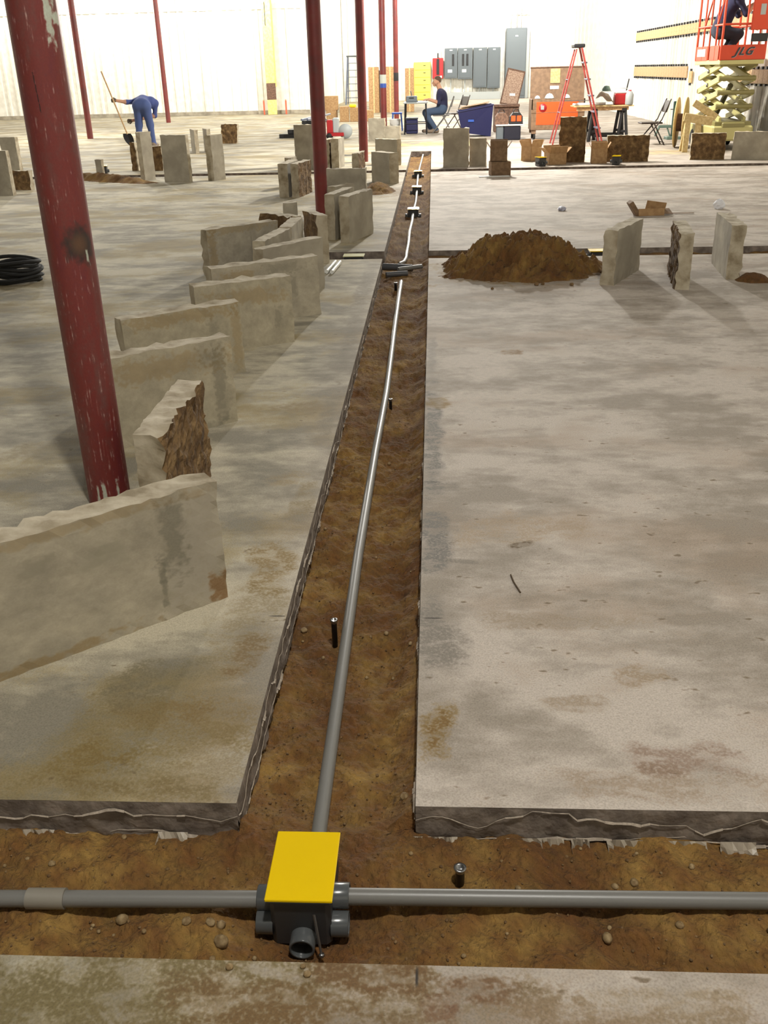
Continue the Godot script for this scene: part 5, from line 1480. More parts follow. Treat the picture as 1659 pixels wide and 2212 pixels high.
func work_tables() -> void:
	# plywood table on black plastic trestles behind the ladder
	var t := thing("work_table", "plywood work table on black plastic trestles in front of the job box", "table", Vector3(3.62, 0, -22.25))
	pbox("tabletop", M.ply, t, Vector3(0, 0.705, 0), Vector3(1.26, 0.025, 0.62))
	pbox("apron", M.wood_b, t, Vector3(-0.02, 0.655, 0.26), Vector3(1.10, 0.07, 0.03))
	for x in [-0.18, 0.44]:
		var tr := pbox("trestle", M.black, t, Vector3(x, 0.63, 0), Vector3(0.11, 0.06, 0.56))
		for s in [-1, 1]:
			for sx in [-1, 1]: pbar("trestle_leg", M.black, tr, Vector3(x + sx * 0.03, 0.62, s * 0.22), Vector3(x + sx * 0.10, 0.0, s * 0.27), 0.07, 0.045)
			pbar("trestle_brace", M.black, tr, Vector3(x - 0.08, 0.20, s * 0.255), Vector3(x + 0.08, 0.20, s * 0.255), 0.03, 0.05)
	for s in [-1, 1]: pbox("stretcher", M.black, t, Vector3(0.13, 0.12, s * 0.25), Vector3(0.6, 0.06, 0.04))
	# rolled drawings and sheets heaped on it
	for k in [[3.10, 0.745, -22.10, 0.55, 0.022, 8.0, "rolled white drawing at the left end of the plywood table"], [3.22, 0.745, -22.28, 0.6, 0.024, 3.0, "rolled white drawing lying behind another on the plywood table"]]:
		var st := sm()
		lathe(st, [Vector2(0.0, -0.01), Vector2(k[4] * 0.6, 0.0), Vector2(k[4], 0.0), Vector2(k[4], k[3]), Vector2(k[4] * 0.6, k[3]), Vector2(0.0, k[3] - 0.01)], 14, along(Vector3.ZERO, Vector3(1, 0.0, 0.05)))
		var o := obj("rolled_drawing", done(st), M.paper)
		o.position = Vector3(k[0] - 0.12, k[1], k[2])
		tag(o, k[6], "drawing", "drawings on the plywood table")
	var st2 := sm()
	var prev := []
	for i in 15:
		var u := i / 14.0
		var row := []
		for j in 7:
			var v := j / 6.0
			row.append(Vector3((u - 0.5) * 0.66, 0.03 + 0.26 * exp(-pow((u - 0.62) * 3.4, 2.0)) * (0.55 + 0.45 * v) + 0.02 * sin(u * 20.0 + v * 4.0), (v - 0.5) * 0.45))
		if i > 0:
			for j in 6: quad(st2, prev[j], prev[j + 1], row[j + 1], row[j])
		prev = row
	var sh := obj("drawing_sheets", done(st2), M.paper)
	sh.position = Vector3(3.53, 0.70, -22.32)
	tag(sh, "white drawing sheets humped up in the middle of the plywood table", "drawing")
	var c := thing("cooler", "red drinks cooler with white lid on the plywood table", "cooler", Vector3(4.02, 0.7185, -22.25))
	pbox("body", M.red, c, Vector3(0, 0.11, 0), Vector3(0.30, 0.22, 0.24), Basis.IDENTITY, 0.02)
	pbox("lid", M.white, c, Vector3(0, 0.245, 0), Vector3(0.29, 0.05, 0.23), Basis.IDENTITY, 0.018)
	ptube("handle", M.white, c, [Vector3(-0.155, 0.15, 0), Vector3(-0.155, 0.32, 0), Vector3(0.155, 0.32, 0), Vector3(0.155, 0.15, 0)], 0.010, 8)
	c = thing("water_jug", "pale plastic water jug beside the red cooler", "jug", Vector3(4.15, 0.7185, -22.0))
	plathe("bottle", M.grey_pale, c, [Vector2(0.0, 0.0), Vector2(0.075, 0.0), Vector2(0.085, 0.02), Vector2(0.085, 0.20), Vector2(0.05, 0.26), Vector2(0.03, 0.27)], 18)
	plathe("cap", M.red, c, [Vector2(0.034, 0.26), Vector2(0.034, 0.29), Vector2(0.0, 0.29)], 14)
	var st3 := sm()
	lathe(st3, [Vector2(0.0, 0.11), Vector2(0.06, 0.10), Vector2(0.09, 0.04), Vector2(0.10, 0.01), Vector2(0.15, 0.0)], 16)
	var cap := obj("cloth_hat", done(st3), M.green_grey)
	cap.position = Vector3(3.72, 0.985, -22.42)
	tag(cap, "grey green cloth hat lying on the heaped drawing sheets", "hat")
	c = thing("hand_brush", "wooden brush with dark handle standing up behind the cooler", "brush", Vector3(4.12, 0.7185, -22.42))
	ptube("handle", M.black, c, [Vector3(0.03, 0.26, 0), Vector3(0.07, 0.50, 0)], 0.014, 8)
	pbar("head", M.wood_b, c, Vector3(0, 0, 0), Vector3(0.035, 0.27, 0), 0.06, 0.02)
	# folding table of the seated person
	t = thing("folding_table", "grey folding table in front of the seated person", "table", Vector3(-0.45, 0, -26.3))
	pbox("tabletop", M.grey_pale, t, Vector3(0, 0.735, 0), Vector3(0.62, 0.03, 1.1), Basis.IDENTITY, 0.012)
	for sx in [-1, 1]:
		for sz in [-1, 1]: ptube("leg", M.dark_steel, t, [Vector3(sx * 0.26, 0.72, sz * 0.45), Vector3(sx * 0.28, 0.0, sz * 0.48)], 0.018, 8)
	for sz in [-1, 1]: ptube("brace", M.dark_steel, t, [Vector3(-0.27, 0.25, sz * 0.465), Vector3(0.27, 0.25, sz * 0.465)], 0.012, 8)
	var it := thing("tool_case", "low grey tool case on the folding table", "case", Vector3(-0.55, 0.7505, -26.15))
	pbox("shell", M.grey_panel, it, Vector3(0, 0.07, 0), Vector3(0.28, 0.14, 0.34), Basis.IDENTITY, 0.015)
	pbox("handle", M.black, it, Vector3(0, 0.10, 0.18), Vector3(0.12, 0.02, 0.02))
	it = thing("laptop", "open dark laptop on the folding table facing the seated person", "laptop", Vector3(-0.40, 0.7505, -26.5))
	pbox("keyboard_half", M.black, it, Vector3(0, 0.01, 0), Vector3(0.24, 0.02, 0.34))
	pbox("screen_half", M.dark_grey, it, Vector3(-0.15, 0.13, 0), Vector3(0.015, 0.25, 0.34), Basis(Vector3.BACK, 0.25))
	var pp := pbox("paper_stack", M.paper, null, Vector3.ZERO, Vector3(0.22, 0.02, 0.3))
	pp.position = Vector3(-0.28, 0.7605, -25.98)
	tag(pp, "stack of white papers near the seated person's hands", "paper")
	it = thing("storage_tub", "dark blue storage tub under the folding table", "tub", Vector3(-0.55, 0, -26.35))
	pbox("tub", M.navy, it, Vector3(0, 0.17, 0), Vector3(0.30, 0.34, 0.5), Basis.IDENTITY, 0.02)
	pbox("tub_lid", M.dark_grey, it, Vector3(0, 0.36, 0), Vector3(0.32, 0.04, 0.52), Basis.IDENTITY, 0.012)
	folding_chair(Vector3(0.22, 0, -26.3), 0.0, M.chair_grey, "grey folding chair under the seated person")
	folding_chair(Vector3(0.60, 0, -27.2), 25.0, M.chair_brown, "brown folding chair behind the seated person")
	folding_chair(Vector3(4.40, 0, -20.8), 0.0, M.chair_dark, "empty dark folding chair in profile between work table and lift")

func far_wall_gear() -> void:
	# switchgear along the rear wall
	var zz := -54.72
	var tall := thing("electrical_cabinet", "tall narrow grey electrical cabinet with three conduits on top", "cabinet", Vector3(4.36, 0, zz))
	pbox("body", M.grey_panel, tall, Vector3(-0.07, 1.66, 0), Vector3(1.05, 3.32, 0.4), Basis.IDENTITY, 0.02)
	pbox("side_filler", M.grey_pale, tall, Vector3(0.53, 1.63, -0.02), Vector3(0.16, 3.25, 0.36))
	pbox("door", M.grey_panel, tall, Vector3(-0.07, 1.70, 0.21), Vector3(0.97, 3.1, 0.02))
	pbox("nameplate", M.white, tall, Vector3(-0.07, 2.95, 0.223), Vector3(0.14, 0.06, 0.004))
	for x in [-0.35, -0.05, 0.15]: ptube("conduit_pipe", M.steel, tall, [Vector3(x, 3.3, 0), Vector3(x, 7.9, 0)], 0.03, 10)
	pbox("strut", M.steel, tall, Vector3(0.1, 4.0, 0.05), Vector3(0.9, 0.05, 0.05))
	var xs := [[0.92, 0.66, "grey distribution panel, first next to the red box"], [1.66, 0.76, "grey distribution panel with two black breakers, second from the red box"], [2.44, 0.70, "grey distribution panel, third from the red box"], [3.16, 0.66, "grey distribution panel, nearest the tall cabinet"]]
	for i in 4:
		var k: Array = xs[i]
		var lowy: float = [1.02, 0.98, 0.56, 0.52][i]
		var t := thing("distribution_panel", k[2], "panel", Vector3(k[0], 0, zz + 0.05), 0, "grey distribution panels")
		pbox("enclosure", M.grey_panel, t, Vector3(0, (2.46 + lowy) / 2, -0.05), Vector3(k[1], 2.46 - lowy, 0.3), Basis.IDENTITY, 0.015)
		pbox("door", M.grey_panel2, t, Vector3(0, (2.46 + lowy) / 2, 0.11), Vector3(k[1] - 0.12, 2.34 - lowy, 0.02))
		pbox("nameplate", M.white, t, Vector3(0, 2.36, 0.123), Vector3(0.14, 0.05, 0.004))
		if i < 2:
			for s in ([-1, 1] if i == 1 else [1]): pbox("breaker", M.black, t, Vector3(s * 0.11, 1.90, 0.13), Vector3(0.10, 0.55, 0.04))
			pbox("rating_label", M.white, t, Vector3(-0.05, 1.38, 0.123), Vector3(0.22, 0.14, 0.004))
		pbox("strut_leg", M.grey_pale, t, Vector3(0, lowy / 2, -0.12), Vector3(0.06, lowy, 0.06))
	var t2 := thing("conduit_rack", "grey low equipment plinth under the distribution panels", "plinth", Vector3(1.9, 0, zz + 0.3))
	pbox("plinth", M.grey_pale, t2, Vector3(0, 0.18, 0), Vector3(3.2, 0.36, 0.5))
	t2 = thing("fire_cabinet", "red wall box with a black hose beside the grey panels", "cabinet", Vector3(0.24, 0, zz + 0.05))
	pbox("enclosure", M.red, t2, Vector3(0, 1.52, -0.05), Vector3(0.56, 0.98, 0.28), Basis.IDENTITY, 0.02)
	pbox("window_strip", M.black, t2, Vector3(0, 1.60, 0.10), Vector3(0.14, 0.74, 0.03))
	pbox("white_tag", M.white, t2, Vector3(0.16, 1.12, 0.10), Vector3(0.10, 0.10, 0.01))
	pbox("wall_bracket", M.dark_steel, t2, Vector3(0, 1.52, -0.24), Vector3(0.3, 0.3, 0.14))
	ptube("feed_pipe", M.dark_steel, t2, [Vector3(0, 2.0, -0.05), Vector3(0, 2.25, -0.05)], 0.035, 10)
	t2 = thing("storage_cabinet", "pale yellow drawer cabinet standing left of the red wall box", "cabinet", Vector3(-0.58, 0, zz + 0.05))
	pbox("carcass", M.yellow_pale, t2, Vector3(0, 0.92, -0.05), Vector3(0.88, 1.84, 0.35), Basis.IDENTITY, 0.015)
	for i in 5:
		var dr := pbox("drawer", M.yellow_pale, t2, Vector3(0, 0.22 + i * 0.355, 0.135), Vector3(0.82, 0.33, 0.03))
		pbox("pull", M.dark_steel, dr, Vector3(0.12, 0.26 + i * 0.355, 0.155), Vector3(0.12, 0.03, 0.02))
	# yellow pillar with a brown rubbed foot and two orange markers
	t2 = thing("yellow_pillar", "yellow steel pillar with a brown lower band against the white wall", "column", Vector3(-6.38, 0, -40.55))
	pbox("web", M.yellow_post, t2, Vector3(0, 2.05, 0), Vector3(0.06, 4.1, 0.30))
	for s in [-1, 1]: pbox("flange", M.yellow_post, t2, Vector3(s * 0.17, 2.55, 0.0), Vector3(0.03, 3.1, 0.30))
	pbox("face_plate", M.yellow_post, t2, Vector3(0, 2.62, 0.16), Vector3(0.34, 2.96, 0.02))
	pbox("brown_band", M.brown_wood, t2, Vector3(0, 0.84, 0.14), Vector3(0.36, 0.60, 0.06))
	pbox("foot_wrap", M.yellow_post, t2, Vector3(0, 0.27, 0.14), Vector3(0.36, 0.54, 0.06))
	pbox("strap", M.dark_steel, t2, Vector3(-0.06, 3.55, 0.175), Vector3(0.025, 0.8, 0.01))
	for k in [[-6.72, "left"], [-5.84, "right"]]:
		var o := thing("marker_stake", "thin orange marker stake %s of the yellow pillar" % k[1], "stake", Vector3(k[0], 0, -40.45))
		pbox("stake", M.orange_stake, o, Vector3(0, 0.25, 0), Vector3(0.06, 0.5, 0.03))
		pbox("point", M.wood_b, o, Vector3(0, 0.52, 0), Vector3(0.05, 0.04, 0.025))
	step_ladder("aluminium_ladder", Vector3(-3.95, 0, -51.0), -90.0, 2.15, 0.55, 0.70, M.aluminium, M.grey_panel, "aluminium step ladder standing before the white rear wall")

func odds() -> void:
	step_ladder("red_ladder", Vector3(2.95, 0, -21.55), 0.0, 1.86, 0.58, 0.52, M.fibreglass, M.black, "red fibreglass step ladder standing open in front of the work table")
	# blue bin with cardboard
	var t := thing("trash_bin", "dark blue tilting bin full of flattened cardboard", "bin", Vector3(1.02, 0, -24.75))
	var st := sm()
	var lo := [Vector3(-0.33, 0.10, 0.30), Vector3(0.36, 0.0, 0.30), Vector3(0.36, 0.0, -0.30), Vector3(-0.33, 0.10, -0.30)]
	var hi := [Vector3(-0.43, 0.56, 0.36), Vector3(0.40, 0.70, 0.36), Vector3(0.40, 0.70, -0.36), Vector3(-0.43, 0.56, -0.36)]
	for i in 4:
		var j := (i + 1) % 4
		oq(st, lo[i], lo[j], hi[j], hi[i], Vector3(0, 0.3, 0))
		oq(st, lo[i] * 0.96 + Vector3(0, 0.02, 0), lo[j] * 0.96 + Vector3(0, 0.02, 0), hi[j] * 0.96 + Vector3(0, 0.02, 0), hi[i] * 0.96 + Vector3(0, 0.02, 0), Vector3(0, 0.3, 0))
	oq(st, lo[0], lo[1], lo[2], lo[3], Vector3(0, 0.5, 0))
	obj("hopper", done(st), M.navy, t)
	for i in 4: pbar("rim", M.navy, t, hi[i], hi[(i + 1) % 4], 0.03, 0.035)
	pbox("logo_plate", M.blue, t, Vector3(-0.12, 0.36, 0.345), Vector3(0.14, 0.05, 0.004))
	plathe("wheel", M.rubber, t, [Vector2(0, -0.03), Vector2(0.07, -0.03), Vector2(0.07, 0.03), Vector2(0, 0.03)], 16, along(Vector3(-0.30, 0.07, 0.22), Vector3(-0.30, 0.07, 2.0)))
	for k in [[-0.02, 0.705, 0.06, -6.0, "uppermost"], [-0.06, 0.665, -0.02, 8.0, "lower"]]:
		var o := pbox("cardboard_sheet", M.carton, null, Vector3.ZERO, Vector3(0.66, 0.012, 0.42), Basis(Vector3.BACK, 0.16))
		o.position = Vector3(1.02 + k[0], k[1], -24.75 + k[2])
		o.rotation.y = deg_to_rad(k[3])
		tag(o, "%s flattened cardboard sheet lying in the blue bin" % k[4], "cardboard", "cardboard in the bin")
	# crate with tool bags
	t = thing("tool_crate", "dark navy tool crate with a pale lid edge, right of the blue bin", "crate", Vector3(1.70, 0, -23.2))
	pbox("shell", M.navy_dark, t, Vector3(0.08, 0.15, 0), Vector3(0.38, 0.30, 0.40), Basis.IDENTITY, 0.02)
	pbox("grey_end", M.grey_panel, t, Vector3(-0.19, 0.15, 0), Vector3(0.15, 0.30, 0.38), Basis.IDENTITY, 0.015)
	pbox("lid", M.white, t, Vector3(0.02, 0.315, 0), Vector3(0.62, 0.03, 0.44), Basis.IDENTITY, 0.01)
	for k in [[1.54, 0.30, "dark brown canvas tool bag on the crate, left one"], [1.87, 0.28, "black tool bag with orange pockets on the crate, right one"]]:
		var bg := thing("tool_bag", k[2], "bag", Vector3(k[0], 0.33, -23.2), 0, "tool bags on the crate")
		st = sm()
		prism(st, PackedVector2Array([Vector2(-0.15, 0.0), Vector2(0.15, 0.0), Vector2(0.14, 0.16), Vector2(0.08, 0.24), Vector2(-0.08, 0.24), Vector2(-0.14, 0.16)]), 0.26)
		obj("bag_body", done(st), M.black if k[0] > 1.7 else M.brown_wood, bg)
		ptube("handle", M.black, bg, [Vector3(-0.07, 0.23, 0), Vector3(-0.05, 0.30, 0), Vector3(0.05, 0.30, 0), Vector3(0.07, 0.23, 0)], 0.012, 8)
		if k[0] > 1.7:
			for x in [-0.07, 0.06]: pbox("orange_pocket", M.orange_sticker, bg, Vector3(x, 0.12, 0.135), Vector3(0.10, 0.12, 0.02), Basis.IDENTITY, 0.006)
	# cartons
	carton(1.02, 0.0, -15.42, Vector3(0.30, 0.20, 0.26), 6.0, "lower cardboard box of a crushed pair in front of the small grey block", "", 0.0, M.carton_dark)
	carton(1.00, 0.206, -15.42, Vector3(0.26, 0.19, 0.24), -4.0, "upper cardboard box of a crushed pair, flaps open", "", 35.0, M.carton_dark)
	var bd := pbox("offcut_board", M.white, null, Vector3.ZERO, Vector3(0.46, 0.014, 0.07))
	bd.position = Vector3(0.92, 0.007, -15.12)
	bd.rotation.y = 0.1
	tag(bd, "pale board offcut lying on the floor before the crushed cartons", "board")
	carton(2.05, 0.0, -17.0, Vector3(0.30, 0.18, 0.26), 15.0, "small open cardboard box left of the tall brown block", "", 45.0)
	carton(2.78, 0.0, -17.02, Vector3(0.26, 0.24, 0.22), -6.0, "cardboard box with a white label between two brown blocks", "", 30.0)
	carton(1.72, 0.0, -17.75, Vector3(0.26, 0.24, 0.24), 40.0, "cardboard box tipped behind the loose floor box", "", 30.0)
	for k in [[-3.35, 0.36, -33.4, 0.50, 0.42, 4.0, "large carton on top of the carton stack behind the dark red column"], [-3.32, 0.0, -33.4, 0.34, 0.36, 0.0, "carton at the bottom left of the stack behind the dark red column"], [-2.90, 0.0, -33.3, 0.30, 0.46, 3.0, "carton second in the bottom row of the stack behind the column"], [-2.54, 0.0, -33.3, 0.32, 0.42, -4.0, "carton third in the bottom row of the stack behind the column"], [-2.12, 0.0, -33.2, 0.32, 0.34, 10.0, "carton at the right end of the stack's bottom row"]]:
		carton(k[0], k[1], k[2], Vector3(k[3], k[4], 0.4), k[5], k[6], "carton stack behind the column", 0.0, null, true)
	var yb := pbox("yellow_pouch", M.bright_yellow, null, Vector3.ZERO, Vector3(0.22, 0.10, 0.2), Basis.IDENTITY, 0.03)
	yb.position = Vector3(-2.62, 0.475, -33.3)
	tag(yb, "bright yellow pouch lying on a carton of the stack", "pouch")
	for k in [[-2.30, -40.0, 0.40, 1.62, M.carton, "tall tan upright carton beside the second dark red column, left one"], [-1.66, -40.0, 0.42, 1.62, M.carton, "tall tan upright carton beside the red column with blue tape"], [-2.00, -40.3, 0.20, 1.5, M.brown_wood, "tall narrow brown board between two tall tan cartons"], [-0.92, -40.2, 0.34, 1.55, M.carton, "tall tan carton behind the red column with the black band"]]:
		var o := thing("tall_carton", k[5], "box", Vector3(k[0], 0, k[1]), 0, "tall cartons")
		pbox("body", k[4], o, Vector3(0, k[3] / 2, 0), Vector3(k[2], k[3], 0.3))
		pbox("seam_tape", M.ply, o, Vector3(0, k[3] / 2, 0.151), Vector3(0.05, k[3], 0.003))
	# steel channel stacked in steps
	t = thing("steel_stack", "stack of black steel channels stepped like stairs left of the dark red column", "steel", Vector3(-3.5, 0, -25.4))
	for k in [[0.0, 0.05, 0.86], [0.12, 0.15, 0.66], [0.22, 0.25, 0.40], [0.28, 0.35, 0.24]]:
		var ch := pbox("channel", M.dark_steel, t, Vector3(k[0] + 0.05, k[1], -0.6), Vector3(k[2], 0.096, 1.3))
		pbox("channel_end", M.black, ch, Vector3(k[0] + 0.05 - k[2] / 2 + 0.06, k[1], 0.052), Vector3(0.10, 0.08, 0.012))
	for k in [[0.35, 0.42, -0.2], [0.20, 0.42, -0.5]]: pbar("strut_rail", M.aluminium, t, Vector3(k[0], k[1] + 0.0, 0.0), Vector3(k[0] + 0.25, k[1], -3.2), 0.045, 0.045)
	# red machine
	t = thing("floor_saw", "red floor saw with grey housing between the two dark red columns", "machine", Vector3(-2.45, 0, -24.9))
	pbox("frame", M.red, t, Vector3(0.05, 0.10, 0), Vector3(0.42, 0.08, 0.4))
	pbox("engine_cover", M.red, t, Vector3(-0.08, 0.28, 0.02), Vector3(0.15, 0.30, 0.32), Basis.IDENTITY, 0.02)
	pbox("tank", M.grey_pale, t, Vector3(0.06, 0.30, 0), Vector3(0.14, 0.34, 0.3), Basis.IDENTITY, 0.02)
	plathe("blade_guard", M.grey_pale, t, [Vector2(0.0, -0.02), Vector2(0.16, -0.02), Vector2(0.17, 0.0), Vector2(0.16, 0.02), Vector2(0.0, 0.02)], 24, along(Vector3(0.30, 0.17, 0.12), Vector3(0.30, 0.17, 2.0)))
	for s in [-1, 1]:
		plathe("wheel", M.rubber, t, [Vector2(0.0, -0.02), Vector2(0.07, -0.02), Vector2(0.07, 0.02), Vector2(0.0, 0.02)], 16, along(Vector3(-0.10, 0.07, s * 0.2), Vector3(-0.10, 0.07, s * 2.0)))
		ptube("handlebar", M.dark_steel, t, [Vector3(-0.12, 0.35, s * 0.12), Vector3(-0.35, 0.62, s * 0.12)], 0.012, 8)
	t = thing("bucket", "white plastic bucket on the floor left of the folding table", "bucket", Vector3(-1.00, 0, -26.6))
	plathe("pail", M.white, t, [Vector2(0.0, 0.0), Vector2(0.12, 0.0), Vector2(0.145, 0.33), Vector2(0.15, 0.34), Vector2(0.138, 0.34), Vector2(0.115, 0.02), Vector2(0.0, 0.02)], 22)
	ptube("bail", M.steel, t, [Vector3(-0.145, 0.30, 0), Vector3(-0.10, 0.20, 0.12), Vector3(0.10, 0.20, 0.12), Vector3(0.145, 0.30, 0)], 0.004, 6)
	t = thing("stool", "small blue plastic stool behind the white bucket", "stool", Vector3(-0.98, 0, -27.6))
	pbox("seat", M.blue, t, Vector3(0, 0.44, 0), Vector3(0.28, 0.04, 0.28), Basis.IDENTITY, 0.012)
	for sx in [-1, 1]:
		for sz in [-1, 1]: pbar("leg", M.blue, t, Vector3(sx * 0.11, 0.42, sz * 0.11), Vector3(sx * 0.14, 0.0, sz * 0.14), 0.03, 0.03)
	# green pipe stand
	t = thing("pipe_stand", "dark green steel pipe stand beside the empty folding chair", "stand", Vector3(5.20, 0, -22.3))
	pbox("post", M.green, t, Vector3(0, 0.40, 0), Vector3(0.08, 0.72, 0.08))
	pbox("base", M.green_grey, t, Vector3(0, 0.03, 0), Vector3(0.30, 0.06, 0.30))
	pbar("arm", M.green_grey, t, Vector3(-0.32, 0.26, 0), Vector3(0.24, 0.26, 0), 0.06, 0.06)
	pbar("foot", M.green_grey, t, Vector3(-0.30, 0.26, 0.0), Vector3(-0.40, 0.08, 0.1), 0.04, 0.04)
	for s in [-1, 1]: pbar("brace", M.green_grey, t, Vector3(s * 0.14, 0.26, 0), Vector3(s * 0.05, 0.05, 0.0), 0.03, 0.03)
	ptube("pin", M.steel, t, [Vector3(-0.10, 0.60, 0), Vector3(0.12, 0.60, 0)], 0.010, 8)
	# wooden reel and trestle left of the lift
	t = thing("cable_reel", "plywood cable reel standing on edge left of the scissor lift", "reel", Vector3(4.80, 0, -20.0), 70.0)
	for z in [-0.08, 0.08]: plathe("flange", M.ply, t, [Vector2(0.0, -0.012), Vector2(0.45, -0.012), Vector2(0.455, 0.0), Vector2(0.45, 0.012), Vector2(0.0, 0.012)], 32, along(Vector3(0, 0.455, z), Vector3(0, 0.455, z + 1.0)))
	plathe("drum", M.brown_wood, t, [Vector2(0.16, -0.07), Vector2(0.16, 0.07)], 24, along(Vector3(0, 0.455, 0), Vector3(0, 0.455, 1.0)))
	plathe("hub", M.dark_steel, t, [Vector2(0.0, 0.0), Vector2(0.04, 0.0), Vector2(0.04, 0.02), Vector2(0.0, 0.02)], 14, along(Vector3(0, 0.455, 0.092), Vector3(0, 0.455, 1.0)))
	t = thing("wooden_trestle", "trestle of raw planks in front of the cable reel", "trestle", Vector3(4.83, 0, -18.9))
	pbar("rail_plank", M.ply, t, Vector3(-0.24, 0.60, 0.0), Vector3(0.26, 0.52, 0.05), 0.04, 0.15)
	pbar("leg_plank", M.ply, t, Vector3(-0.17, 0.56, 0.0), Vector3(-0.19, 0.0, 0.06), 0.10, 0.04, Vector3.BACK)
	pbar("leg_plank", M.ply, t, Vector3(0.02, 0.54, 0.0), Vector3(0.04, 0.0, 0.06), 0.10, 0.04, Vector3.BACK)
	pbar("leg_plank", M.ply, t, Vector3(-0.15, 0.56, -0.05), Vector3(-0.17, 0.0, -0.25), 0.10, 0.04, Vector3.BACK)
	pbar("leg_plank", M.ply, t, Vector3(0.05, 0.54, -0.05), Vector3(0.07, 0.0, -0.25), 0.10, 0.04, Vector3.BACK)
	pbar("brace_plank", M.ply, t, Vector3(-0.08, 0.84, -0.06), Vector3(0.34, 0.58, -0.02), 0.035, 0.12)
	# film hung against the right wall behind the lift
	var fs := sm()
	var prev := []
	for i in 25:
		var u := i / 24.0
		var row := []
		for j in 7:
			var v := j / 6.0
			row.append(Vector3(0.05 * sin(u * 16.0 + v * 2.0) - 0.08 * v, 1.06 * (1.0 - v) + 0.01, u * 2.3))
		if i > 0:
			for j in 6: quad(fs, prev[j], prev[j + 1], row[j + 1], row[j])
		prev = row
	var fo := obj("plastic_sheet", done(fs), M.sheet)
	fo.position = Vector3(6.24, 0, -20.9)
	tag(fo, "clear grey plastic sheeting hung along the right wall behind the lift", "sheeting")
	# coil of black cable on the left
	t = thing("cable_coil", "coil of black cable lying on the slab left of the thick red column", "cable", Vector3(-3.42, 0, -7.66))
	for i in 7:
		var pts := []
		var r := 0.19 + 0.018 * sin(i * 2.3)
		for a in 29:
			var an := TAU * a / 28.0
			pts.append(Vector3(cos(an) * r * 1.05 + 0.012 * sin(i * 3.0), 0.016 + i * 0.024 + 0.012 * sin(an * 2.0 + i), sin(an) * r * 0.9 + 0.01 * cos(i * 5.0)))
		ptube("cable_turn", M.rubber, t, pts, 0.015, 8)
	# scraps on the slab
	t = thing("cardboard_scrap", "torn folded cardboard lying on the slab behind the three blocks", "cardboard", Vector3(2.38, 0, -10.85), 4.0)
	pbox("flat_flap", M.carton_dark, t, Vector3(0.02, 0.035, 0.0), Vector3(0.40, 0.008, 0.16), Basis(Vector3.RIGHT, 0.22))
	pbox("front_flap", M.carton, t, Vector3(-0.02, 0.04, 0.09), Vector3(0.28, 0.075, 0.008), Basis(Vector3.RIGHT, -0.2))
	pbox("raised_flap", M.carton_dark, t, Vector3(-0.20, 0.075, 0.02), Vector3(0.05, 0.17, 0.14), Basis(Vector3.BACK, 0.6))
	pbox("raised_flap", M.carton, t, Vector3(0.06, 0.085, -0.04), Vector3(0.22, 0.10, 0.008), Basis(Vector3.RIGHT, 0.15) * Basis(Vector3.BACK, -0.15))
	pbox("strip", M.carton_dark, t, Vector3(0.30, 0.012, 0.0), Vector3(0.34, 0.006, 0.03), Basis(Vector3.UP, -0.1))
	var o2 := crumple("paper_ball", 0.062, 0.9, M.paper)
	o2.position = Vector3(3.22, 0.045, -11.25)
	tag(o2, "crumpled ball of white paper behind the three blocks", "paper")
	o2 = crumple("plastic_wrapper", 0.05, 0.5, M.wrapper)
	o2.position = Vector3(1.47, 0.022, -11.3)
	tag(o2, "crumpled clear wrapper on the slab behind the soil mound", "wrapper")
	var tw := ptube("twig", M.twig, null, [Vector3(0.0, 0, 0.0), Vector3(0.006, 0.001, 0.05), Vector3(0.022, 0, 0.115)], 0.0026, 6)
	tw.position = Vector3(0.252, 0.0028, -2.705)
	tag(tw, "thin dark twig lying alone on the slab right of the trench", "twig")
	heap("soil_mound", 0.72, -7.93, 0.70, 0.58, 0.27, 0.0, 0.018, "mound of brown excavated soil on the slab right of the trench", "soil mound")
	heap("soil_mound", -0.76, -13.55, 0.24, 0.45, 0.11, 0.0, 0.03, "low heap of brown soil in front of the purple grey block", "soil mound")
	heap("soil_ridge", -5.3, -15.75, 1.25, 0.22, 0.10, -33.0, 0.05, "low ridge of brown soil running towards the thick red column", "soil ridge")
	heap("soil_patch", 2.42, -7.32, 0.15, 0.13, 0.05, 0.0, 0.015, "small heap of brown soil at the foot of the farthest of three blocks", "soil")
	# clods round the mound
	var i := 0
	for k in [[0.78, -7.22, 0.018], [0.83, -7.24, 0.014], [1.04, -7.20, 0.016], [0.20, -7.85, 0.03], [1.34, -7.62, 0.02], [0.44, -7.10, 0.012], [1.30, -7.40, 0.016]]:
		var c := crumple("soil_clod", k[2], 0.8, M.clod)
		c.position = Vector3(k[0], k[2] * 0.55, k[1])
		c.rotation.y = i
		i += 1
		tag(c, "loose brown soil clod at the foot of the mound", "clod", "clods round the soil mound")

func crumple(called: String, r: float, flat: float, m: Material) -> MeshInstance3D:
	var st := sm()
	var P := []
	for i in 9:
		var row := []
		for j in 12:
			var th := PI * i / 8.0
			var ph := TAU * j / 12.0
			var d := Vector3(sin(th) * cos(ph), cos(th) * flat, sin(th) * sin(ph))
			row.append(d * r * (1.0 + 0.45 * n_blk.get_noise_3dv(d * 5.0 + Vector3(r * 900.0, 0, 0))))
		P.append(row)
	for i in 8:
		for j in 12: quad(st, P[i][j], P[i][(j + 1) % 12], P[i + 1][(j + 1) % 12], P[i + 1][j])
	return obj(called, done(st), m)

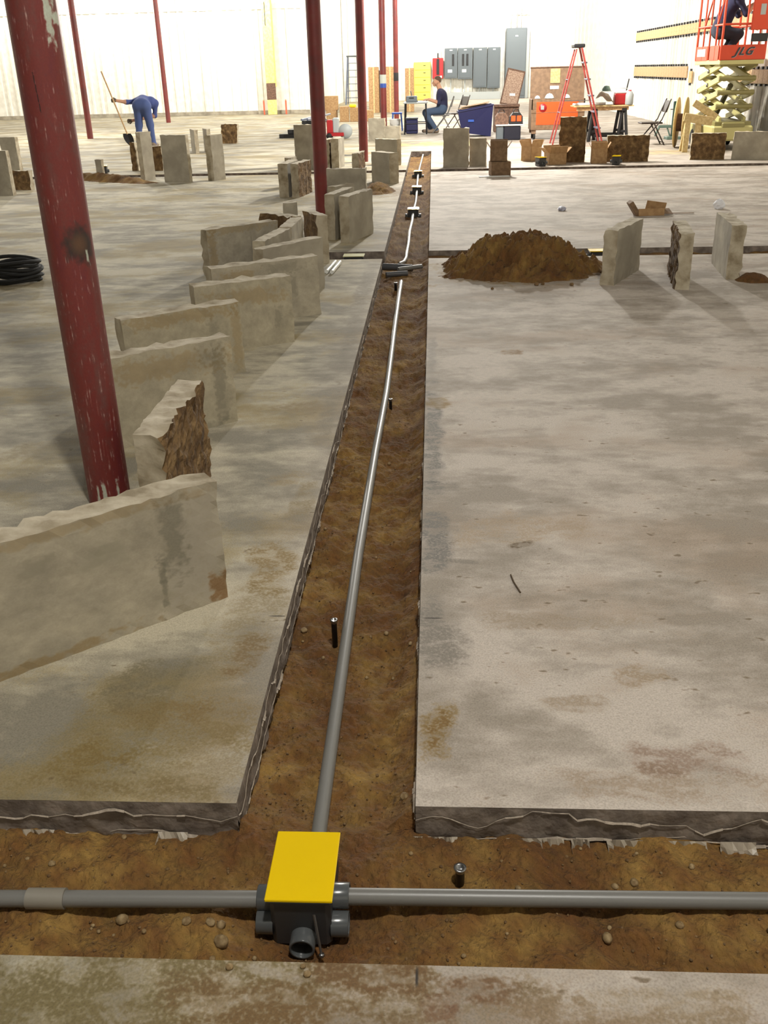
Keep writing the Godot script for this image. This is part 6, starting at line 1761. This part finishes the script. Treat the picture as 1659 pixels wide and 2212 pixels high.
func clutter() -> void:
	M.lift_letter = mat(Color(0.16, 0.16, 0.18), 0.5)
	M.lift_outline = mat(Color(0.55, 0.56, 0.58), 0.5)
	M.grey_panel2 = mat(Color(0.33, 0.36, 0.38), 0.5)
	M.dark_grey = mat(Color(0.22, 0.23, 0.25), 0.5)
	M.navy_dark = mat(Color(0.07, 0.075, 0.14), 0.5)
	M.chair_grey = mat(Color(0.42, 0.41, 0.39), 0.5)
	M.chair_dark = mat(Color(0.16, 0.12, 0.10), 0.5)
	M.wood_pale = surf(311, [[0.3, Color(0.58, 0.47, 0.40)], [0.7, Color(0.72, 0.62, 0.54)]], 1.4, 0.03, 0.7)
	M.yellow_post = surf(312, [[0.3, Color(0.84, 0.79, 0.46)], [0.7, Color(0.89, 0.85, 0.55)]], 0.8, 0.02, 0.6)
	M.wrapper = mat(Color(0.66, 0.66, 0.72), 0.3)
	scissor_lift()
	people()
	job_boxes()
	work_tables()
	far_wall_gear()
	odds()

func _ready() -> void:
	rng.seed = 20240611
	# camera
	var cam := Camera3D.new()
	cam.name = "camera"
	cam.fov = 57.0945
	cam.near = 0.05
	cam.far = 200.0
	cam.transform = Transform3D(Basis(Vector3(0.998631, -0.022254, -0.047344), Vector3(0.0, 0.905006, -0.425398), Vector3(0.052314, 0.424816, 0.903767)), Vector3(0, 1.5, 0))
	add_child(cam)
	cam.current = true
	# surroundings: a closed hall, lit by its lamps alone
	var env := Environment.new()
	env.background_mode = Environment.BG_COLOR
	env.background_color = Color(0, 0, 0)
	env.tonemap_mode = Environment.TONE_MAPPER_LINEAR
	env.tonemap_exposure = 1.1
	env.sdfgi_enabled = true
	env.ssao_enabled = true
	env.ssil_enabled = true
	var we := WorldEnvironment.new()
	we.name = "world_environment"
	we.environment = env
	add_child(we)
	n_fine = noise(41, 22.0, 3)
	n_soil = noise(42, 2.6, 3)
	n_soil2 = noise(43, 11.0, 3)
	n_cut = noise(44, 1.0, 3)
	n_blk = noise(45, 0.9, 3)
	materials()
	materials_more()
	lamps()
	setting()
	trenches()
	trench_gear()
	columns()
	blocks()
	clutter()
